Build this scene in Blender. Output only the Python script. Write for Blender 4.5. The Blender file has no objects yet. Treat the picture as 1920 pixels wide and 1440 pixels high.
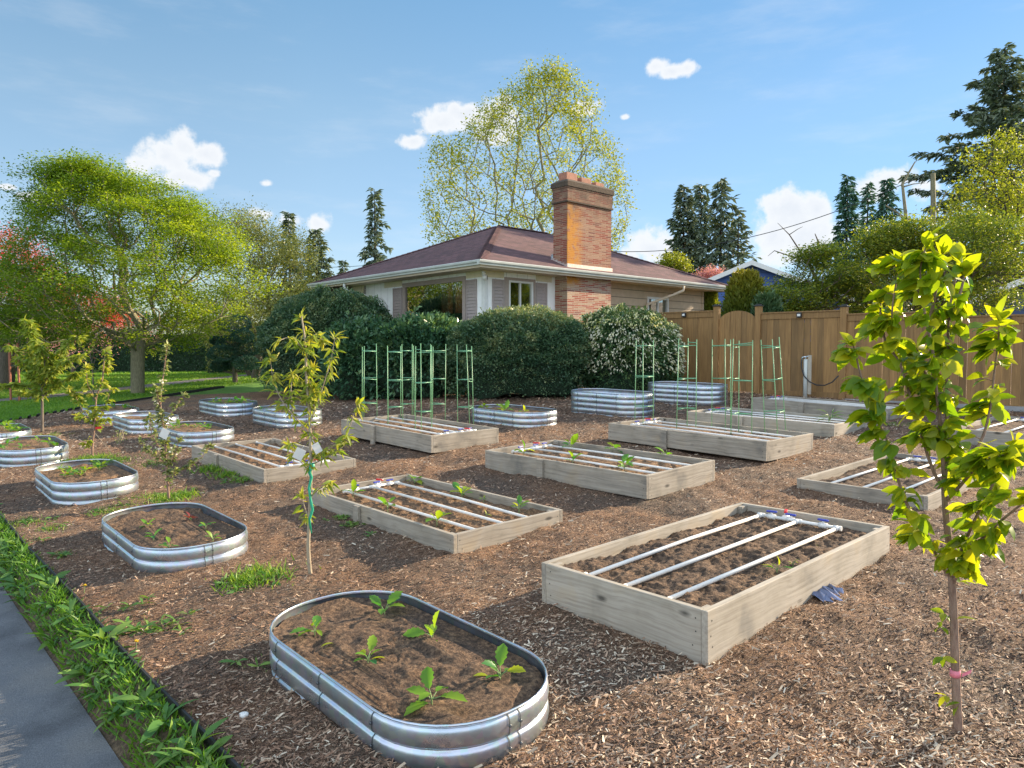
import bpy, bmesh, math, random
import numpy as np
from mathutils import Vector, Matrix
R = math.radians
rng = np.random.default_rng(7); random.seed(7)
sc = bpy.context.scene
# ------------------------------------------------------------ camera, sky, sun, exposure
CAMZ = 1.7; FPX = 1350.0; PITCH = math.atan(65/1350)
cam = bpy.data.objects.new('camera', bpy.data.cameras.new('camera'))
sc.collection.objects.link(cam); sc.camera = cam
cam.location = (0, 0, CAMZ); cam.rotation_euler = (R(90)-PITCH, 0, 0)
cam.data.lens = 36*FPX/1920; cam.data.sensor_width = 36; cam.data.clip_end = 3000; cam.data.clip_start = .05
SUN_AZ, SUN_EL = 62.0, 19.5
sun = bpy.data.objects.new('sun', bpy.data.lights.new('sun', 'SUN')); sc.collection.objects.link(sun)
sun.data.energy = 5.0; sun.data.angle = R(.55); sun.data.color = (1, .80, .56)
sun.rotation_euler = (R(90-SUN_EL), 0, R(180-SUN_AZ))
sc.view_settings.view_transform = 'Standard'; sc.view_settings.look = 'None'
sc.view_settings.gamma = 1; sc.view_settings.exposure = 1.28
FILL = .66  # brightness of the added cloud field behind the camera
sc.cycles.max_bounces = 6; sc.cycles.transparent_max_bounces = 12
sc.cycles.use_denoising = True

def nd(nt, typ, ins=None, **props):
    n = nt.nodes.new(typ)
    for k, v in props.items(): setattr(n, k, v)
    for k, v in (ins or {}).items():
        s = n.inputs[k]
        if isinstance(v, bpy.types.NodeSocket): nt.links.new(v, s)
        else: s.default_value = v
    return n
def rgb(c): return (c[0], c[1], c[2], 1)
def ray(u, v):
    d = ((u-960)/FPX, 1, -(v-720)/FPX)
    return np.array([d[0], d[1]*math.cos(PITCH)+d[2]*math.sin(PITCH), -d[1]*math.sin(PITCH)+d[2]*math.cos(PITCH)])
def at(u, v, Y):
    d = ray(u, v); return np.array([d[0]*Y/d[1], Y, CAMZ+d[2]*Y/d[1]])

def ramp(nt, fac, stops):
    r = nd(nt, 'ShaderNodeValToRGB', {'Fac': fac}); cr = r.color_ramp
    while len(cr.elements) > 1: cr.elements.remove(cr.elements[-1])
    cr.elements[0].position = stops[0][0]; cr.elements[0].color = rgb(stops[0][1])
    for p, c in stops[1:]:
        e = cr.elements.new(p); e.color = rgb(c)
    return r.outputs[0]
world = bpy.data.worlds.new('World'); sc.world = world; world.use_nodes = True
wt = world.node_tree; wt.nodes.clear()
def math_(nt, op, a, b=0.0, c=None):
    ins = {0: a, 1: b}
    if c is not None: ins[2] = c
    return nd(nt, 'ShaderNodeMath', ins, operation=op).outputs[0]
sky = nd(wt, 'ShaderNodeTexSky', sky_type='NISHITA', sun_disc=False, sun_elevation=R(SUN_EL), sun_rotation=R(SUN_AZ),
         air_density=1.0, dust_density=.25, ozone_density=2.6, altitude=300)
tc = nd(wt, 'ShaderNodeTexCoord').outputs['Generated']
n1 = nd(wt, 'ShaderNodeTexNoise', {'Vector': tc, 'Scale': 16.0, 'Detail': 7.0, 'Roughness': .58}).outputs['Fac']
n2 = nd(wt, 'ShaderNodeTexNoise', {'Vector': tc, 'Scale': 45.0, 'Detail': 4.0, 'Roughness': .6}).outputs['Fac']
# clouds: puffs given by the direction they stand in (azimuth, elevation), width and height as angles
CL = [(255,305,52,32),(345,272,34,34),(310,295,62,42),(385,290,30,24),(340,335,55,22),(402,325,15,9),
 (500,345,17,8),(490,402,34,16),(545,418,45,26),(592,420,32,30),(825,235,66,34),(775,264,34,16),(868,214,44,20),
 (945,232,70,38),(1100,203,32,17),(948,184,18,6),(1228,124,29,16),(1262,134,32,13),(1287,128,17,17),(1480,402,62,38),(1530,388,32,30),
 (1452,446,45,50),(1530,455,70,55),(1682,333,62,32),(1640,352,40,28),(1735,345,50,32),(1215,466,52,34),(1178,484,44,24),
 (1888,255,50,34),(1905,400,40,40),(1172,220,14,7),(70,372,34,12),(10,350,18,8)]
mask = None; low = None
for (u, v, a, b) in CL:
    c = ray(u, v); L = np.linalg.norm(c); c = c/L; a_ = a/FPX/L; b_ = b/FPX/L
    s = nd(wt, 'ShaderNodeVectorMath', {0: tc, 1: tuple(c)}, operation='SUBTRACT').outputs[0]
    s = nd(wt, 'ShaderNodeVectorMath', {0: s, 1: (1/a_, 1/a_, 1/b_)}, operation='MULTIPLY').outputs[0]
    d = nd(wt, 'ShaderNodeVectorMath', {0: s}, operation='LENGTH').outputs['Value']
    wgt = .55 if a < 20 or u < 100 else 1.0
    m = math_(wt, 'MULTIPLY_ADD', d, -1.0, 1.28*wgt + (0 if wgt == 1 else .32))
    mask = m if mask is None else nd(wt, 'ShaderNodeMath', {0: mask, 1: m, 2: .25}, operation='SMOOTH_MAX').outputs[0]
mm = math_(wt, 'MULTIPLY_ADD', n1, 3.4, -1.92)
mm2 = math_(wt, 'MULTIPLY_ADD', n2, 1.1, -.55)
mask = math_(wt, 'ADD', math_(wt, 'ADD', mask, mm), mm2)
cov = nd(wt, 'ShaderNodeMapRange', {'Value': mask, 'From Min': -.05, 'From Max': .62, 'To Min': 0.0, 'To Max': 1.0}, interpolation_type='SMOOTHSTEP').outputs[0]
body = nd(wt, 'ShaderNodeMapRange', {'Value': mask, 'From Min': .35, 'From Max': 1.3, 'To Min': 0.0, 'To Max': 1.0}).outputs[0]
ccol = nd(wt, 'ShaderNodeMixRGB', {0: body, 1: (.92, .94, .96, 1), 2: (.80, .84, .90, 1)}).outputs[0]
bgs = nd(wt, 'ShaderNodeBackground', {'Color': sky.outputs[0], 'Strength': .092})
el = nd(wt, 'ShaderNodeSeparateXYZ', {0: tc}).outputs[2]
tint = nd(wt, 'ShaderNodeMixRGB', {0: 1.0, 1: sky.outputs[0], 2: ramp(wt, el, [(0, (.72, .74, .80)), (.12, (.92, .86, .86)), (.3, (1.16, 1.10, .96)), (.5, (1.0, 1.18, 1.08)), (.8, (1.0, 1.2, 1.1))])}, blend_type='MULTIPLY').outputs[0]
azf = nd(wt, 'ShaderNodeMapRange', {'Value': nd(wt, 'ShaderNodeSeparateXYZ', {0: tc}).outputs[0], 'From Min': -.25, 'From Max': .65, 'To Min': 0.0, 'To Max': 1.0}).outputs[0]
tint = nd(wt, 'ShaderNodeMixRGB', {0: azf, 1: tint, 2: nd(wt, 'ShaderNodeMixRGB', {0: 1.0, 1: tint, 2: (.44, .58, .72, 1)}, blend_type='MULTIPLY').outputs[0]}).outputs[0]
wt.links.new(tint, bgs.inputs['Color'])
bgc = nd(wt, 'ShaderNodeBackground', {'Color': ccol, 'Strength': .44})
vn = nd(wt, 'ShaderNodeTexNoise', {'Vector': nd(wt, 'ShaderNodeMapping', {'Vector': tc, 'Scale': (1.6, 1.6, 7.0), 'Rotation': (0, .12, 0)}).outputs[0], 'Scale': 3.2, 'Detail': 8.0, 'Roughness': .62}).outputs['Fac']
veil = nd(wt, 'ShaderNodeMapRange', {'Value': vn, 'From Min': .47, 'From Max': .78, 'To Min': 0.0, 'To Max': .17}, interpolation_type='SMOOTHSTEP').outputs[0]
mx = nd(wt, 'ShaderNodeMixShader', {0: math_(wt, 'MULTIPLY', math_(wt, 'MAXIMUM', cov, veil), .96), 1: bgs.outputs[0], 2: bgc.outputs[0]})
# added unseen cloud field behind the camera and overhead, there to fill the shadows
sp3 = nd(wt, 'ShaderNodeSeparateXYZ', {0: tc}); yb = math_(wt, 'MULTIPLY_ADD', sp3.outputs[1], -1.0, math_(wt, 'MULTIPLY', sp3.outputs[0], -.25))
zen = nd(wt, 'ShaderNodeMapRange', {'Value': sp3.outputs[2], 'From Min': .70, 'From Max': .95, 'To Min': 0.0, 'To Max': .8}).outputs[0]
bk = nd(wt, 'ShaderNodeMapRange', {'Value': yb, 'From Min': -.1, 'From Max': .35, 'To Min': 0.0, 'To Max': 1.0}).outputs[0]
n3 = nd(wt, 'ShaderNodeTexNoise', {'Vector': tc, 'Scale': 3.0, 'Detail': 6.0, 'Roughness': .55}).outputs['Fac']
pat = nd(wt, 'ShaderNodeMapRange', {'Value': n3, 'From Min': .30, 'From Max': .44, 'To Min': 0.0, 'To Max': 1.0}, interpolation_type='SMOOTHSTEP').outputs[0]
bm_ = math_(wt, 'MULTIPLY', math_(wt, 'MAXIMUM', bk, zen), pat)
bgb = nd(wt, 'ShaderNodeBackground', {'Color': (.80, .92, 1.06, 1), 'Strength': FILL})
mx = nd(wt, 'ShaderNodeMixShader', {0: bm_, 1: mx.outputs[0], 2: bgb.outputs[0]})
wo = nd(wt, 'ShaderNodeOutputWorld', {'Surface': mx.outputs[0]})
world.cycles.sampling_method = 'MANUAL'; world.cycles.sample_map_resolution = 512

# ------------------------------------------------------------ materials
def mat(name):
    m = bpy.data.materials.new(name); m.use_nodes = True; m.node_tree.nodes.clear(); return m, m.node_tree
def finish(nt, shader, disp=None):
    o = nd(nt, 'ShaderNodeOutputMaterial', {'Surface': shader})
def coords(nt, kind='Object', scale=(1, 1, 1)):
    t = nd(nt, 'ShaderNodeTexCoord').outputs[kind]
    return nd(nt, 'ShaderNodeMapping', {'Vector': t, 'Scale': scale}).outputs[0]
def noise(nt, vec, scale, detail=4.0, rough=.55, dist=0.0):
    return nd(nt, 'ShaderNodeTexNoise', {'Vector': vec, 'Scale': scale, 'Detail': detail, 'Roughness': rough, 'Distortion': dist}).outputs['Fac']
def bump(nt, h, strength=.5, dist=.01):
    return nd(nt, 'ShaderNodeBump', {'Height': h, 'Strength': strength, 'Distance': dist}).outputs[0]
def prin(nt, col, rough=.6, metal=0.0, normal=None, **extra):
    ins = {'Base Color': col if isinstance(col, bpy.types.NodeSocket) else rgb(col), 'Roughness': rough, 'Metallic': metal}
    if normal is not None: ins['Normal'] = normal
    ins.update(extra); return nd(nt, 'ShaderNodeBsdfPrincipled', ins).outputs[0]
def plain(name, col, rough=.6, metal=0.0, var=.12, sc_=12.0, **extra):
    m, nt = mat(name); v = coords(nt)
    n = noise(nt, v, sc_, 5)
    c = ramp(nt, n, [(.3, [x*(1-var) for x in col]), (.7, [min(1, x*(1+var)) for x in col])])
    finish(nt, prin(nt, c, rough, metal, bump(nt, n, .08, .003), **extra)); return m
def leafmat(name, cols, trans=.35, rough=.5, spec=.4, tcol=None):
    m, nt = mat(name)
    a = nd(nt, 'ShaderNodeAttribute', attribute_name='v').outputs['Fac']
    c = ramp(nt, a, [(i/(len(cols)-1), q) for i, q in enumerate(cols)])
    p = prin(nt, c, rough, 0.0, **{'Specular IOR Level': spec})
    tcl = nd(nt, 'ShaderNodeMixRGB', {0: 1.0, 1: c, 2: rgb(tcol or (1.5, 1.45, .55))}, blend_type='MULTIPLY').outputs[0]
    t = nd(nt, 'ShaderNodeBsdfTranslucent', {'Color': tcl}).outputs[0]
    finish(nt, nd(nt, 'ShaderNodeMixShader', {0: trans, 1: p, 2: t}).outputs[0]); return m
def barkmat(name, c1, c2, scale=30.0):
    m, nt = mat(name); v = coords(nt, scale=(1, 1, .25)); n = noise(nt, v, scale, 6, .65)
    finish(nt, prin(nt, ramp(nt, n, [(.3, c1), (.7, c2)]), .9, 0.0, bump(nt, n, .7, .01))); return m

def wood_mat(name, base, dark, warm):
    m, nt = mat(name)
    t = nd(nt, 'ShaderNodeTexCoord').outputs['Object']
    oi = nd(nt, 'ShaderNodeObjectInfo').outputs['Random']
    off = nd(nt, 'ShaderNodeCombineXYZ', {0: math_(nt, 'MULTIPLY', oi, 40.0), 1: math_(nt, 'MULTIPLY', oi, 17.0), 2: math_(nt, 'MULTIPLY', oi, 9.0)}).outputs[0]
    t = nd(nt, 'ShaderNodeVectorMath', {0: t, 1: off}, operation='ADD').outputs[0]
    warp = noise(nt, t, 2.2, 2)
    tv = nd(nt, 'ShaderNodeMapping', {'Vector': t, 'Scale': (.9, 34, 34)}).outputs[0]
    wv = nd(nt, 'ShaderNodeVectorMath', {0: tv, 1: nd(nt, 'ShaderNodeCombineXYZ', {0: 0.0, 1: math_(nt, 'MULTIPLY', warp, 1.6), 2: math_(nt, 'MULTIPLY', warp, 2.4)}).outputs[0]}, operation='ADD').outputs[0]
    g = noise(nt, wv, 1.6, 7, .62)
    big = noise(nt, t, 3.0, 4)
    c = ramp(nt, g, [(.25, dark), (.5, base), (.8, warm)])
    st = ramp(nt, big, [(.3, (.52, .54, .56)), (.42, (.86, .85, .82)), (.55, (1, 1, 1)), (.75, (1.05, .94, .76))])
    c = nd(nt, 'ShaderNodeMixRGB', {0: .8, 1: c, 2: st}, blend_type='MULTIPLY').outputs[0]
    # knots and water stains
    kv = nd(nt, 'ShaderNodeMapping', {'Vector': t, 'Scale': (2.6, 6, 6)}).outputs[0]
    vo = nd(nt, 'ShaderNodeTexVoronoi', {'Vector': kv, 'Scale': 1.0}).outputs['Distance']
    k = nd(nt, 'ShaderNodeMapRange', {'Value': math_(nt, 'ADD', vo, math_(nt, 'MULTIPLY', g, .1)), 'From Min': .10, 'From Max': .19, 'To Min': .25, 'To Max': 1.0}).outputs[0]
    c = nd(nt, 'ShaderNodeMixRGB', {0: 1.0, 1: c, 2: k}, blend_type='MULTIPLY').outputs[0]
    finish(nt, prin(nt, c, .85, 0.0, bump(nt, g, .35, .004))); return m
M = {}
M['cedar'] = wood_mat('weathered cedar', (.40, .36, .30), (.26, .23, .185), (.50, .455, .38))
M['cedar_grey'] = wood_mat('grey weathered board', (.33, .295, .245), (.19, .17, .145), (.45, .41, .345))
def mulch_mat():
    m, nt = mat('bark mulch'); v = coords(nt)
    w = noise(nt, v, 9, 3)
    v2 = nd(nt, 'ShaderNodeVectorMath', {0: v, 1: nd(nt, 'ShaderNodeCombineXYZ', {0: w, 1: math_(nt, 'MULTIPLY', w, 1.4), 2: 0.0}).outputs[0]}, operation='ADD').outputs[0]
    a = nd(nt, 'ShaderNodeTexVoronoi', {'Vector': nd(nt, 'ShaderNodeMapping', {'Vector': v2, 'Scale': (1, 2.6, 1), 'Rotation': (0, 0, .6)}).outputs[0], 'Scale': 34.0})
    b = nd(nt, 'ShaderNodeTexVoronoi', {'Vector': nd(nt, 'ShaderNodeMapping', {'Vector': v2, 'Scale': (2.4, 1, 1), 'Rotation': (0, 0, .5)}).outputs[0], 'Scale': 40.0})
    sel = noise(nt, v, 60, 2)
    col = nd(nt, 'ShaderNodeMixRGB', {0: math_(nt, 'GREATER_THAN', sel, .5), 1: a.outputs['Color'], 2: b.outputs['Color']}).outputs[0]
    sep = nd(nt, 'ShaderNodeSeparateColor', {0: col}).outputs[0]
    c = ramp(nt, sep, [(0, (.05, .033, .02)), (.3, (.14, .080, .048)), (.55, (.25, .152, .094)), (.8, (.37, .255, .17)), (1, (.47, .38, .27))])
    big = noise(nt, v, 1.1, 5, .6)
    c = nd(nt, 'ShaderNodeMixRGB', {0: 1.0, 1: c, 2: ramp(nt, big, [(.35, (.70, .74, .80)), (.62, (1.22, 1.02, .86))])}, blend_type='MULTIPLY').outputs[0]
    h = math_(nt, 'ADD', math_(nt, 'SUBTRACT', sep, a.outputs['Distance']), noise(nt, v, 25, 5))
    finish(nt, prin(nt, c, .9, 0.0, bump(nt, h, .9, .02))); return m
M['mulch'] = mulch_mat()
def attr_mat(name, stops, rough=.8, detail=60.0, strength=.4):
    m, nt = mat(name); a = nd(nt, 'ShaderNodeAttribute', attribute_name='v').outputs['Fac']
    v = coords(nt); n = noise(nt, v, detail, 4)
    c = nd(nt, 'ShaderNodeMixRGB', {0: .5, 1: ramp(nt, a, stops), 2: ramp(nt, n, [(.3, (.6, .6, .6)), (.7, (1.3, 1.3, 1.3))])}, blend_type='MULTIPLY').outputs[0]
    finish(nt, prin(nt, c, rough, 0.0, bump(nt, n, strength, .004))); return m
M['chips'] = attr_mat('wood chips', [(0, (.04, .028, .018)), (.25, (.15, .084, .052)), (.45, (.28, .165, .104)), (.65, (.40, .275, .19)), (.9, (.50, .41, .30)), (1, (.68, .60, .48))])
def soil_mat(name, c0, c1, c2):
    m, nt = mat(name); v = coords(nt); n = noise(nt, v, 38, 7, .7); n2 = noise(nt, v, 5, 4)
    c = ramp(nt, n, [(.36, c0), (.5, c1), (.66, c2)])
    c = nd(nt, 'ShaderNodeMixRGB', {0: 1.0, 1: c, 2: ramp(nt, n2, [(.35, (.75, .75, .78)), (.65, (1.2, 1.12, 1.0))])}, blend_type='MULTIPLY').outputs[0]
    finish(nt, prin(nt, c, .95, 0.0, bump(nt, n, 1.0, .02))); return m
M['soil'] = soil_mat('garden soil', (.03, .02, .013), (.10, .063, .04), (.24, .16, .10))
M['soil_tan'] = soil_mat('dry garden soil', (.05, .03, .018), (.16, .095, .052), (.32, .21, .12))
def grass_mat():
    m, nt = mat('lawn'); v = coords(nt); n = noise(nt, v, 2.2, 6, .65); n2 = noise(nt, v, 60, 3)
    c = ramp(nt, n, [(.3, (.06, .16, .02)), (.55, (.11, .25, .03)), (.75, (.18, .32, .05))])
    finish(nt, prin(nt, c, .8, 0.0, bump(nt, n2, .8, .03))); return m
M['lawn'] = grass_mat()
def asphalt(name, c):
    m, nt = mat(name); v = coords(nt); n = noise(nt, v, 160, 3, .7); n2 = noise(nt, v, 1.6, 5, .6)
    cc = ramp(nt, n, [(.3, [x*.6 for x in c]), (.5, c), (.72, [x*1.6 for x in c])])
    cc = nd(nt, 'ShaderNodeMixRGB', {0: 1.0, 1: cc, 2: ramp(nt, n2, [(.32, (.55, .56, .58)), (.5, (1, 1, 1)), (.7, (1.35, 1.25, 1.1))])}, blend_type='MULTIPLY').outputs[0]
    finish(nt, prin(nt, cc, .9, 0.0, bump(nt, n, .9, .006))); return m
M['road'] = asphalt('asphalt', (.125, .135, .15)); M['path'] = asphalt('path asphalt', (.17, .155, .15))
M['verge'] = soil_mat('verge soil', (.04, .03, .018), (.09, .065, .04), (.16, .12, .075))
def steel():
    m, nt = mat('galvanised steel'); v = coords(nt)
    vo = nd(nt, 'ShaderNodeTexVoronoi', {'Vector': v, 'Scale': 26.0}).outputs['Color']
    n = noise(nt, v, 4, 5, .6)
    c = nd(nt, 'ShaderNodeMixRGB', {0: .10, 1: rgb((.60, .67, .74)), 2: vo}).outputs[0]
    c = nd(nt, 'ShaderNodeMixRGB', {0: 1.0, 1: c, 2: ramp(nt, n, [(.3, (.82, .84, .86)), (.7, (1.05, 1.05, 1.05))])}, blend_type='MULTIPLY').outputs[0]
    z = nd(nt, 'ShaderNodeSeparateXYZ', {0: nd(nt, 'ShaderNodeTexCoord').outputs['Object']}).outputs[2]; n4 = noise(nt, v, 22, 5, .7)
    dz = nd(nt, 'ShaderNodeMapRange', {'Value': math_(nt, 'ADD', z, math_(nt, 'MULTIPLY', n4, .14)), 'From Min': -.17, 'From Max': -.02, 'To Min': .55, 'To Max': 0.0}).outputs[0]
    c = nd(nt, 'ShaderNodeMixRGB', {0: math_(nt, 'MULTIPLY', dz, n4), 1: c, 2: rgb((.24, .17, .11))}).outputs[0]
    finish(nt, prin(nt, c, ramp(nt, n, [(.3, (.24,)*3), (.7, (.40,)*3)]), .88, bump(nt, n4, .10, .002))); return m
M['steel'] = steel()
M['steel_dark'] = plain('dark seam', (.12, .13, .14), .5, .6)
M['pvc'] = plain('white pvc', (.74, .73, .70), .4, 0, .06, 6)
M['blue'] = plain('blue plastic', (.03, .05, .36), .35); M['red'] = plain('red plastic', (.62, .03, .03), .35)
M['cage'] = plain('green coated steel', (.19, .42, .21), .4); M['cage_brace'] = plain('green plastic brace', (.13, .34, .20), .4)
M['black'] = plain('black plastic', (.02, .02, .022), .45); M['white'] = plain('white paint', (.72, .72, .70), .5, 0, .05)
M['gutter'] = plain('aged white gutter', (.50, .53, .50), .45, 0, .12, 3)
M['cream'] = plain('cream painted trim', (.70, .63, .45), .6, 0, .06); M['taupe'] = plain('taupe paint', (.36, .29, .25), .6, 0, .08)
M['soffit'] = plain('painted soffit', (.60, .50, .38), .7, 0, .06, 3)
M['shutter'] = plain('shutter paint', (.37, .31, .29), .6, 0, .06)
M['terracotta'] = plain('terracotta flue', (.34, .15, .10), .8, 0, .25, 10)
M['flashing'] = plain('lead flashing', (.5, .42, .38), .5, .3, .2)
M['iron'] = plain('black iron', (.015, .015, .015), .5)
M['tag'] = plain('white plastic tag', (.78, .78, .76), .5, 0, .04); M['redtag'] = plain('red tag', (.65, .03, .03), .5)
M['tape'] = plain('green garden tape', (.03, .36, .22), .4); M['pink'] = plain('pink ribbon', (.7, .2, .27), .5)
M['bag'] = plain('blue grey plastic film', (.16, .20, .34), .25, 0, .5, 6)
M['stone'] = plain('rubber edging', (.02, .02, .02), .6)
M['stakewood'] = plain('reddish wooden stake', (.33, .12, .07), .8)
def vwall(name, c, period, axis, depth=.4, rough=.6, dirt=.1):
    m, nt = mat(name); uv = nd(nt, 'ShaderNodeTexCoord').outputs['UV']
    s = nd(nt, 'ShaderNodeSeparateXYZ', {0: uv}).outputs[axis]
    fr = math_(nt, 'FRACT', math_(nt, 'MULTIPLY', s, 1/period))
    line = nd(nt, 'ShaderNodeMapRange', {'Value': fr, 'From Min': .0 if axis == 0 else .04, 'From Max': .035 if axis == 0 else .13, 'To Min': 0.0, 'To Max': 1.0}).outputs[0]
    v = coords(nt); n = noise(nt, v, 5, 5)
    cc = ramp(nt, n, [(.3, [x*(1-dirt) for x in c]), (.7, [min(1, x*(1+dirt)) for x in c])])
    cc = nd(nt, 'ShaderNodeMixRGB', {0: line, 1: rgb([x*.3 for x in c]), 2: cc}).outputs[0]
    if axis == 1: h = math_(nt, 'SUBTRACT', 1.0, fr)
    else: h = line
    finish(nt, prin(nt, cc, rough, 0.0, bump(nt, h, depth, .02))); return m
M['whitewall'] = vwall('white vertical board wall', (.93, .93, .92), .4, 0, .2, .6, .04)
M['tansiding'] = vwall('tan lap siding', (.52, .40, .28), .26, 1)
M['bluesiding'] = vwall('blue lap siding', (.06, .13, .40), .22, 1)
M['bluewall2'] = vwall('slate blue siding', (.05, .08, .17), .2, 1)
def brickmat():
    m, nt = mat('roman brick'); uv = nd(nt, 'ShaderNodeTexCoord').outputs['UV']
    b = nd(nt, 'ShaderNodeTexBrick', {'Vector': uv, 'Color1': (.0, 0, 0, 1), 'Color2': (1, 1, 1, 1), 'Mortar': (.5, .5, .5, 1), 'Scale': 1.0,
        'Mortar Size': .007, 'Mortar Smooth': .15, 'Brick Width': .30, 'Row Height': .052, 'Bias': 0.0}, offset=.37, squash=1.0)
    c = ramp(nt, b.outputs['Color'], [(0, (.30, .07, .045)), (.3, (.36, .12, .075)), (.5, (.40, .25, .16)), (.75, (.46, .33, .23)), (1, (.20, .06, .05))])
    v = coords(nt); n = noise(nt, v, 3, 5); n2 = noise(nt, v, 30, 4)
    c = nd(nt, 'ShaderNodeMixRGB', {0: b.outputs['Fac'], 1: c, 2: rgb((.50, .42, .33))}).outputs[0]
    c = nd(nt, 'ShaderNodeMixRGB', {0: .8, 1: c, 2: ramp(nt, n2, [(.3, (.7, .7, .7)), (.7, (1.15, 1.15, 1.15))])}, blend_type='MULTIPLY').outputs[0]
    # ochre lichen streak near the left edge of the front, soot near the top: local coordinates of the chimney
    ob = nd(nt, 'ShaderNodeTexCoord').outputs['Object']; sp = nd(nt, 'ShaderNodeSeparateXYZ', {0: ob})
    x, y, z = sp.outputs[0], sp.outputs[1], sp.outputs[2]
    sx = math_(nt, 'MULTIPLY', nd(nt, 'ShaderNodeMapRange', {'Value': x, 'From Min': .72, 'From Max': .15, 'To Min': 0.0, 'To Max': 1.0}).outputs[0],
               nd(nt, 'ShaderNodeMapRange', {'Value': z, 'From Min': 3.5, 'From Max': 3.7, 'To Min': 0.0, 'To Max': 1.0}).outputs[0])
    fr = nd(nt, 'ShaderNodeMapRange', {'Value': y, 'From Min': .01, 'From Max': .03, 'To Min': 1.0, 'To Max': 0.0}).outputs[0]
    sx = math_(nt, 'MULTIPLY', sx, fr)
    top = nd(nt, 'ShaderNodeMapRange', {'Value': z, 'From Min': 6.15, 'From Max': 5.5, 'To Min': 0.0, 'To Max': 1.0}).outputs[0]
    sx = math_(nt, 'MULTIPLY', sx, top)
    li = math_(nt, 'MULTIPLY', sx, nd(nt, 'ShaderNodeMapRange', {'Value': noise(nt, v, 5, 5, .6), 'From Min': .34, 'From Max': .55, 'To Min': 0.0, 'To Max': 1.0}).outputs[0])
    aged = nd(nt, 'ShaderNodeMapRange', {'Value': z, 'From Min': 3.9, 'From Max': 4.2, 'To Min': 0.0, 'To Max': .62}).outputs[0]
    c = nd(nt, 'ShaderNodeMixRGB', {0: aged, 1: c, 2: nd(nt, 'ShaderNodeMixRGB', {0: 1.0, 1: c, 2: (.55, .33, .26, 1)}, blend_type='MULTIPLY').outputs[0]}).outputs[0]
    c = nd(nt, 'ShaderNodeMixRGB', {0: math_(nt, 'MINIMUM', math_(nt, 'MULTIPLY', li, 1.3), .85), 1: c, 2: rgb((.50, .21, .015))}).outputs[0]
    so = math_(nt, 'MULTIPLY', nd(nt, 'ShaderNodeMapRange', {'Value': z, 'From Min': 5.3, 'From Max': 6.3, 'To Min': 0.0, 'To Max': 1.0}).outputs[0], ramp(nt, n, [(.3, (.2,)*3), (.7, (1,)*3)]))
    c = nd(nt, 'ShaderNodeMixRGB', {0: so, 1: c, 2: rgb((.075, .05, .035))}).outputs[0]
    finish(nt, prin(nt, c, .9, 0.0, bump(nt, math_(nt, 'SUBTRACT', 1.0, b.outputs['Fac']), .6, .008))); return m
M['brick'] = brickmat()
M['capbrick'] = plain('sooty brick cap', (.075, .055, .04), .95, 0, .4, 20)
def shingles(name, c):
    m, nt = mat(name); uv = nd(nt, 'ShaderNodeTexCoord').outputs['UV']
    b = nd(nt, 'ShaderNodeTexBrick', {'Vector': uv, 'Color1': (0, 0, 0, 1), 'Color2': (1, 1, 1, 1), 'Mortar': (.3, .3, .3, 1), 'Scale': 1.0,
        'Mortar Size': .008, 'Brick Width': .30, 'Row Height': .14}, offset=.41)
    v = coords(nt); n = noise(nt, v, 90, 3, .7); n2 = noise(nt, v, 2.5, 5, .6)
    cc = ramp(nt, b.outputs['Color'], [(0, [x*.72 for x in c]), (.5, c), (1, [x*1.3 for x in c])])
    cc = nd(nt, 'ShaderNodeMixRGB', {0: b.outputs['Fac'], 1: cc, 2: rgb([x*.4 for x in c])}).outputs[0]
    cc = nd(nt, 'ShaderNodeMixRGB', {0: .7, 1: cc, 2: ramp(nt, n, [(.3, (.6, .6, .6)), (.7, (1.35, 1.35, 1.35))])}, blend_type='MULTIPLY').outputs[0]
    cc = nd(nt, 'ShaderNodeMixRGB', {0: 1.0, 1: cc, 2: ramp(nt, n2, [(.35, (.85, .85, .87)), (.65, (1.12, 1.08, 1.05))])}, blend_type='MULTIPLY').outputs[0]
    fr = math_(nt, 'FRACT', math_(nt, 'MULTIPLY', nd(nt, 'ShaderNodeSeparateXYZ', {0: uv}).outputs[1], 1/.14))
    finish(nt, prin(nt, cc, .9, 0.0, bump(nt, math_(nt, 'SUBTRACT', 1.0, fr), .8, .02))); return m
M['shingle'] = shingles('maroon shingles', (.112, .053, .056)); M['shingle2'] = shingles('grey shingles', (.15, .14, .135))
def fencemat():
    m, nt = mat('stained cedar fence'); v = coords(nt, scale=(9, 9, .8)); n = noise(nt, v, 3, 6, .6); w = coords(nt, scale=(3.5, 3.5, .3))
    a = nd(nt, 'ShaderNodeAttribute', attribute_name='v').outputs['Fac']
    c = ramp(nt, n, [(.25, (.21, .12, .045)), (.55, (.30, .175, .065)), (.8, (.38, .23, .09))])
    c = nd(nt, 'ShaderNodeMixRGB', {0: 1.0, 1: c, 2: ramp(nt, a, [(0, (.66, .66, .68)), (1, (1.2, 1.14, 1.08))])}, blend_type='MULTIPLY').outputs[0]
    finish(nt, prin(nt, c, .75, 0.0, bump(nt, n, .3, .004))); return m
M['fence'] = fencemat()
def glassmat(name, gl=.3, tint=(.55, .58, .55)):
    m, nt = mat(name)
    t = nd(nt, 'ShaderNodeBsdfTransparent', {'Color': rgb(tint)}).outputs[0]
    g = nd(nt, 'ShaderNodeBsdfGlossy', {'Color': rgb((.92, .95, .93)), 'Roughness': .012}).outputs[0]
    finish(nt, nd(nt, 'ShaderNodeMixShader', {0: gl, 1: t, 2: g}).outputs[0]); return m
M['glass'] = glassmat('window glass', .42)
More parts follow.
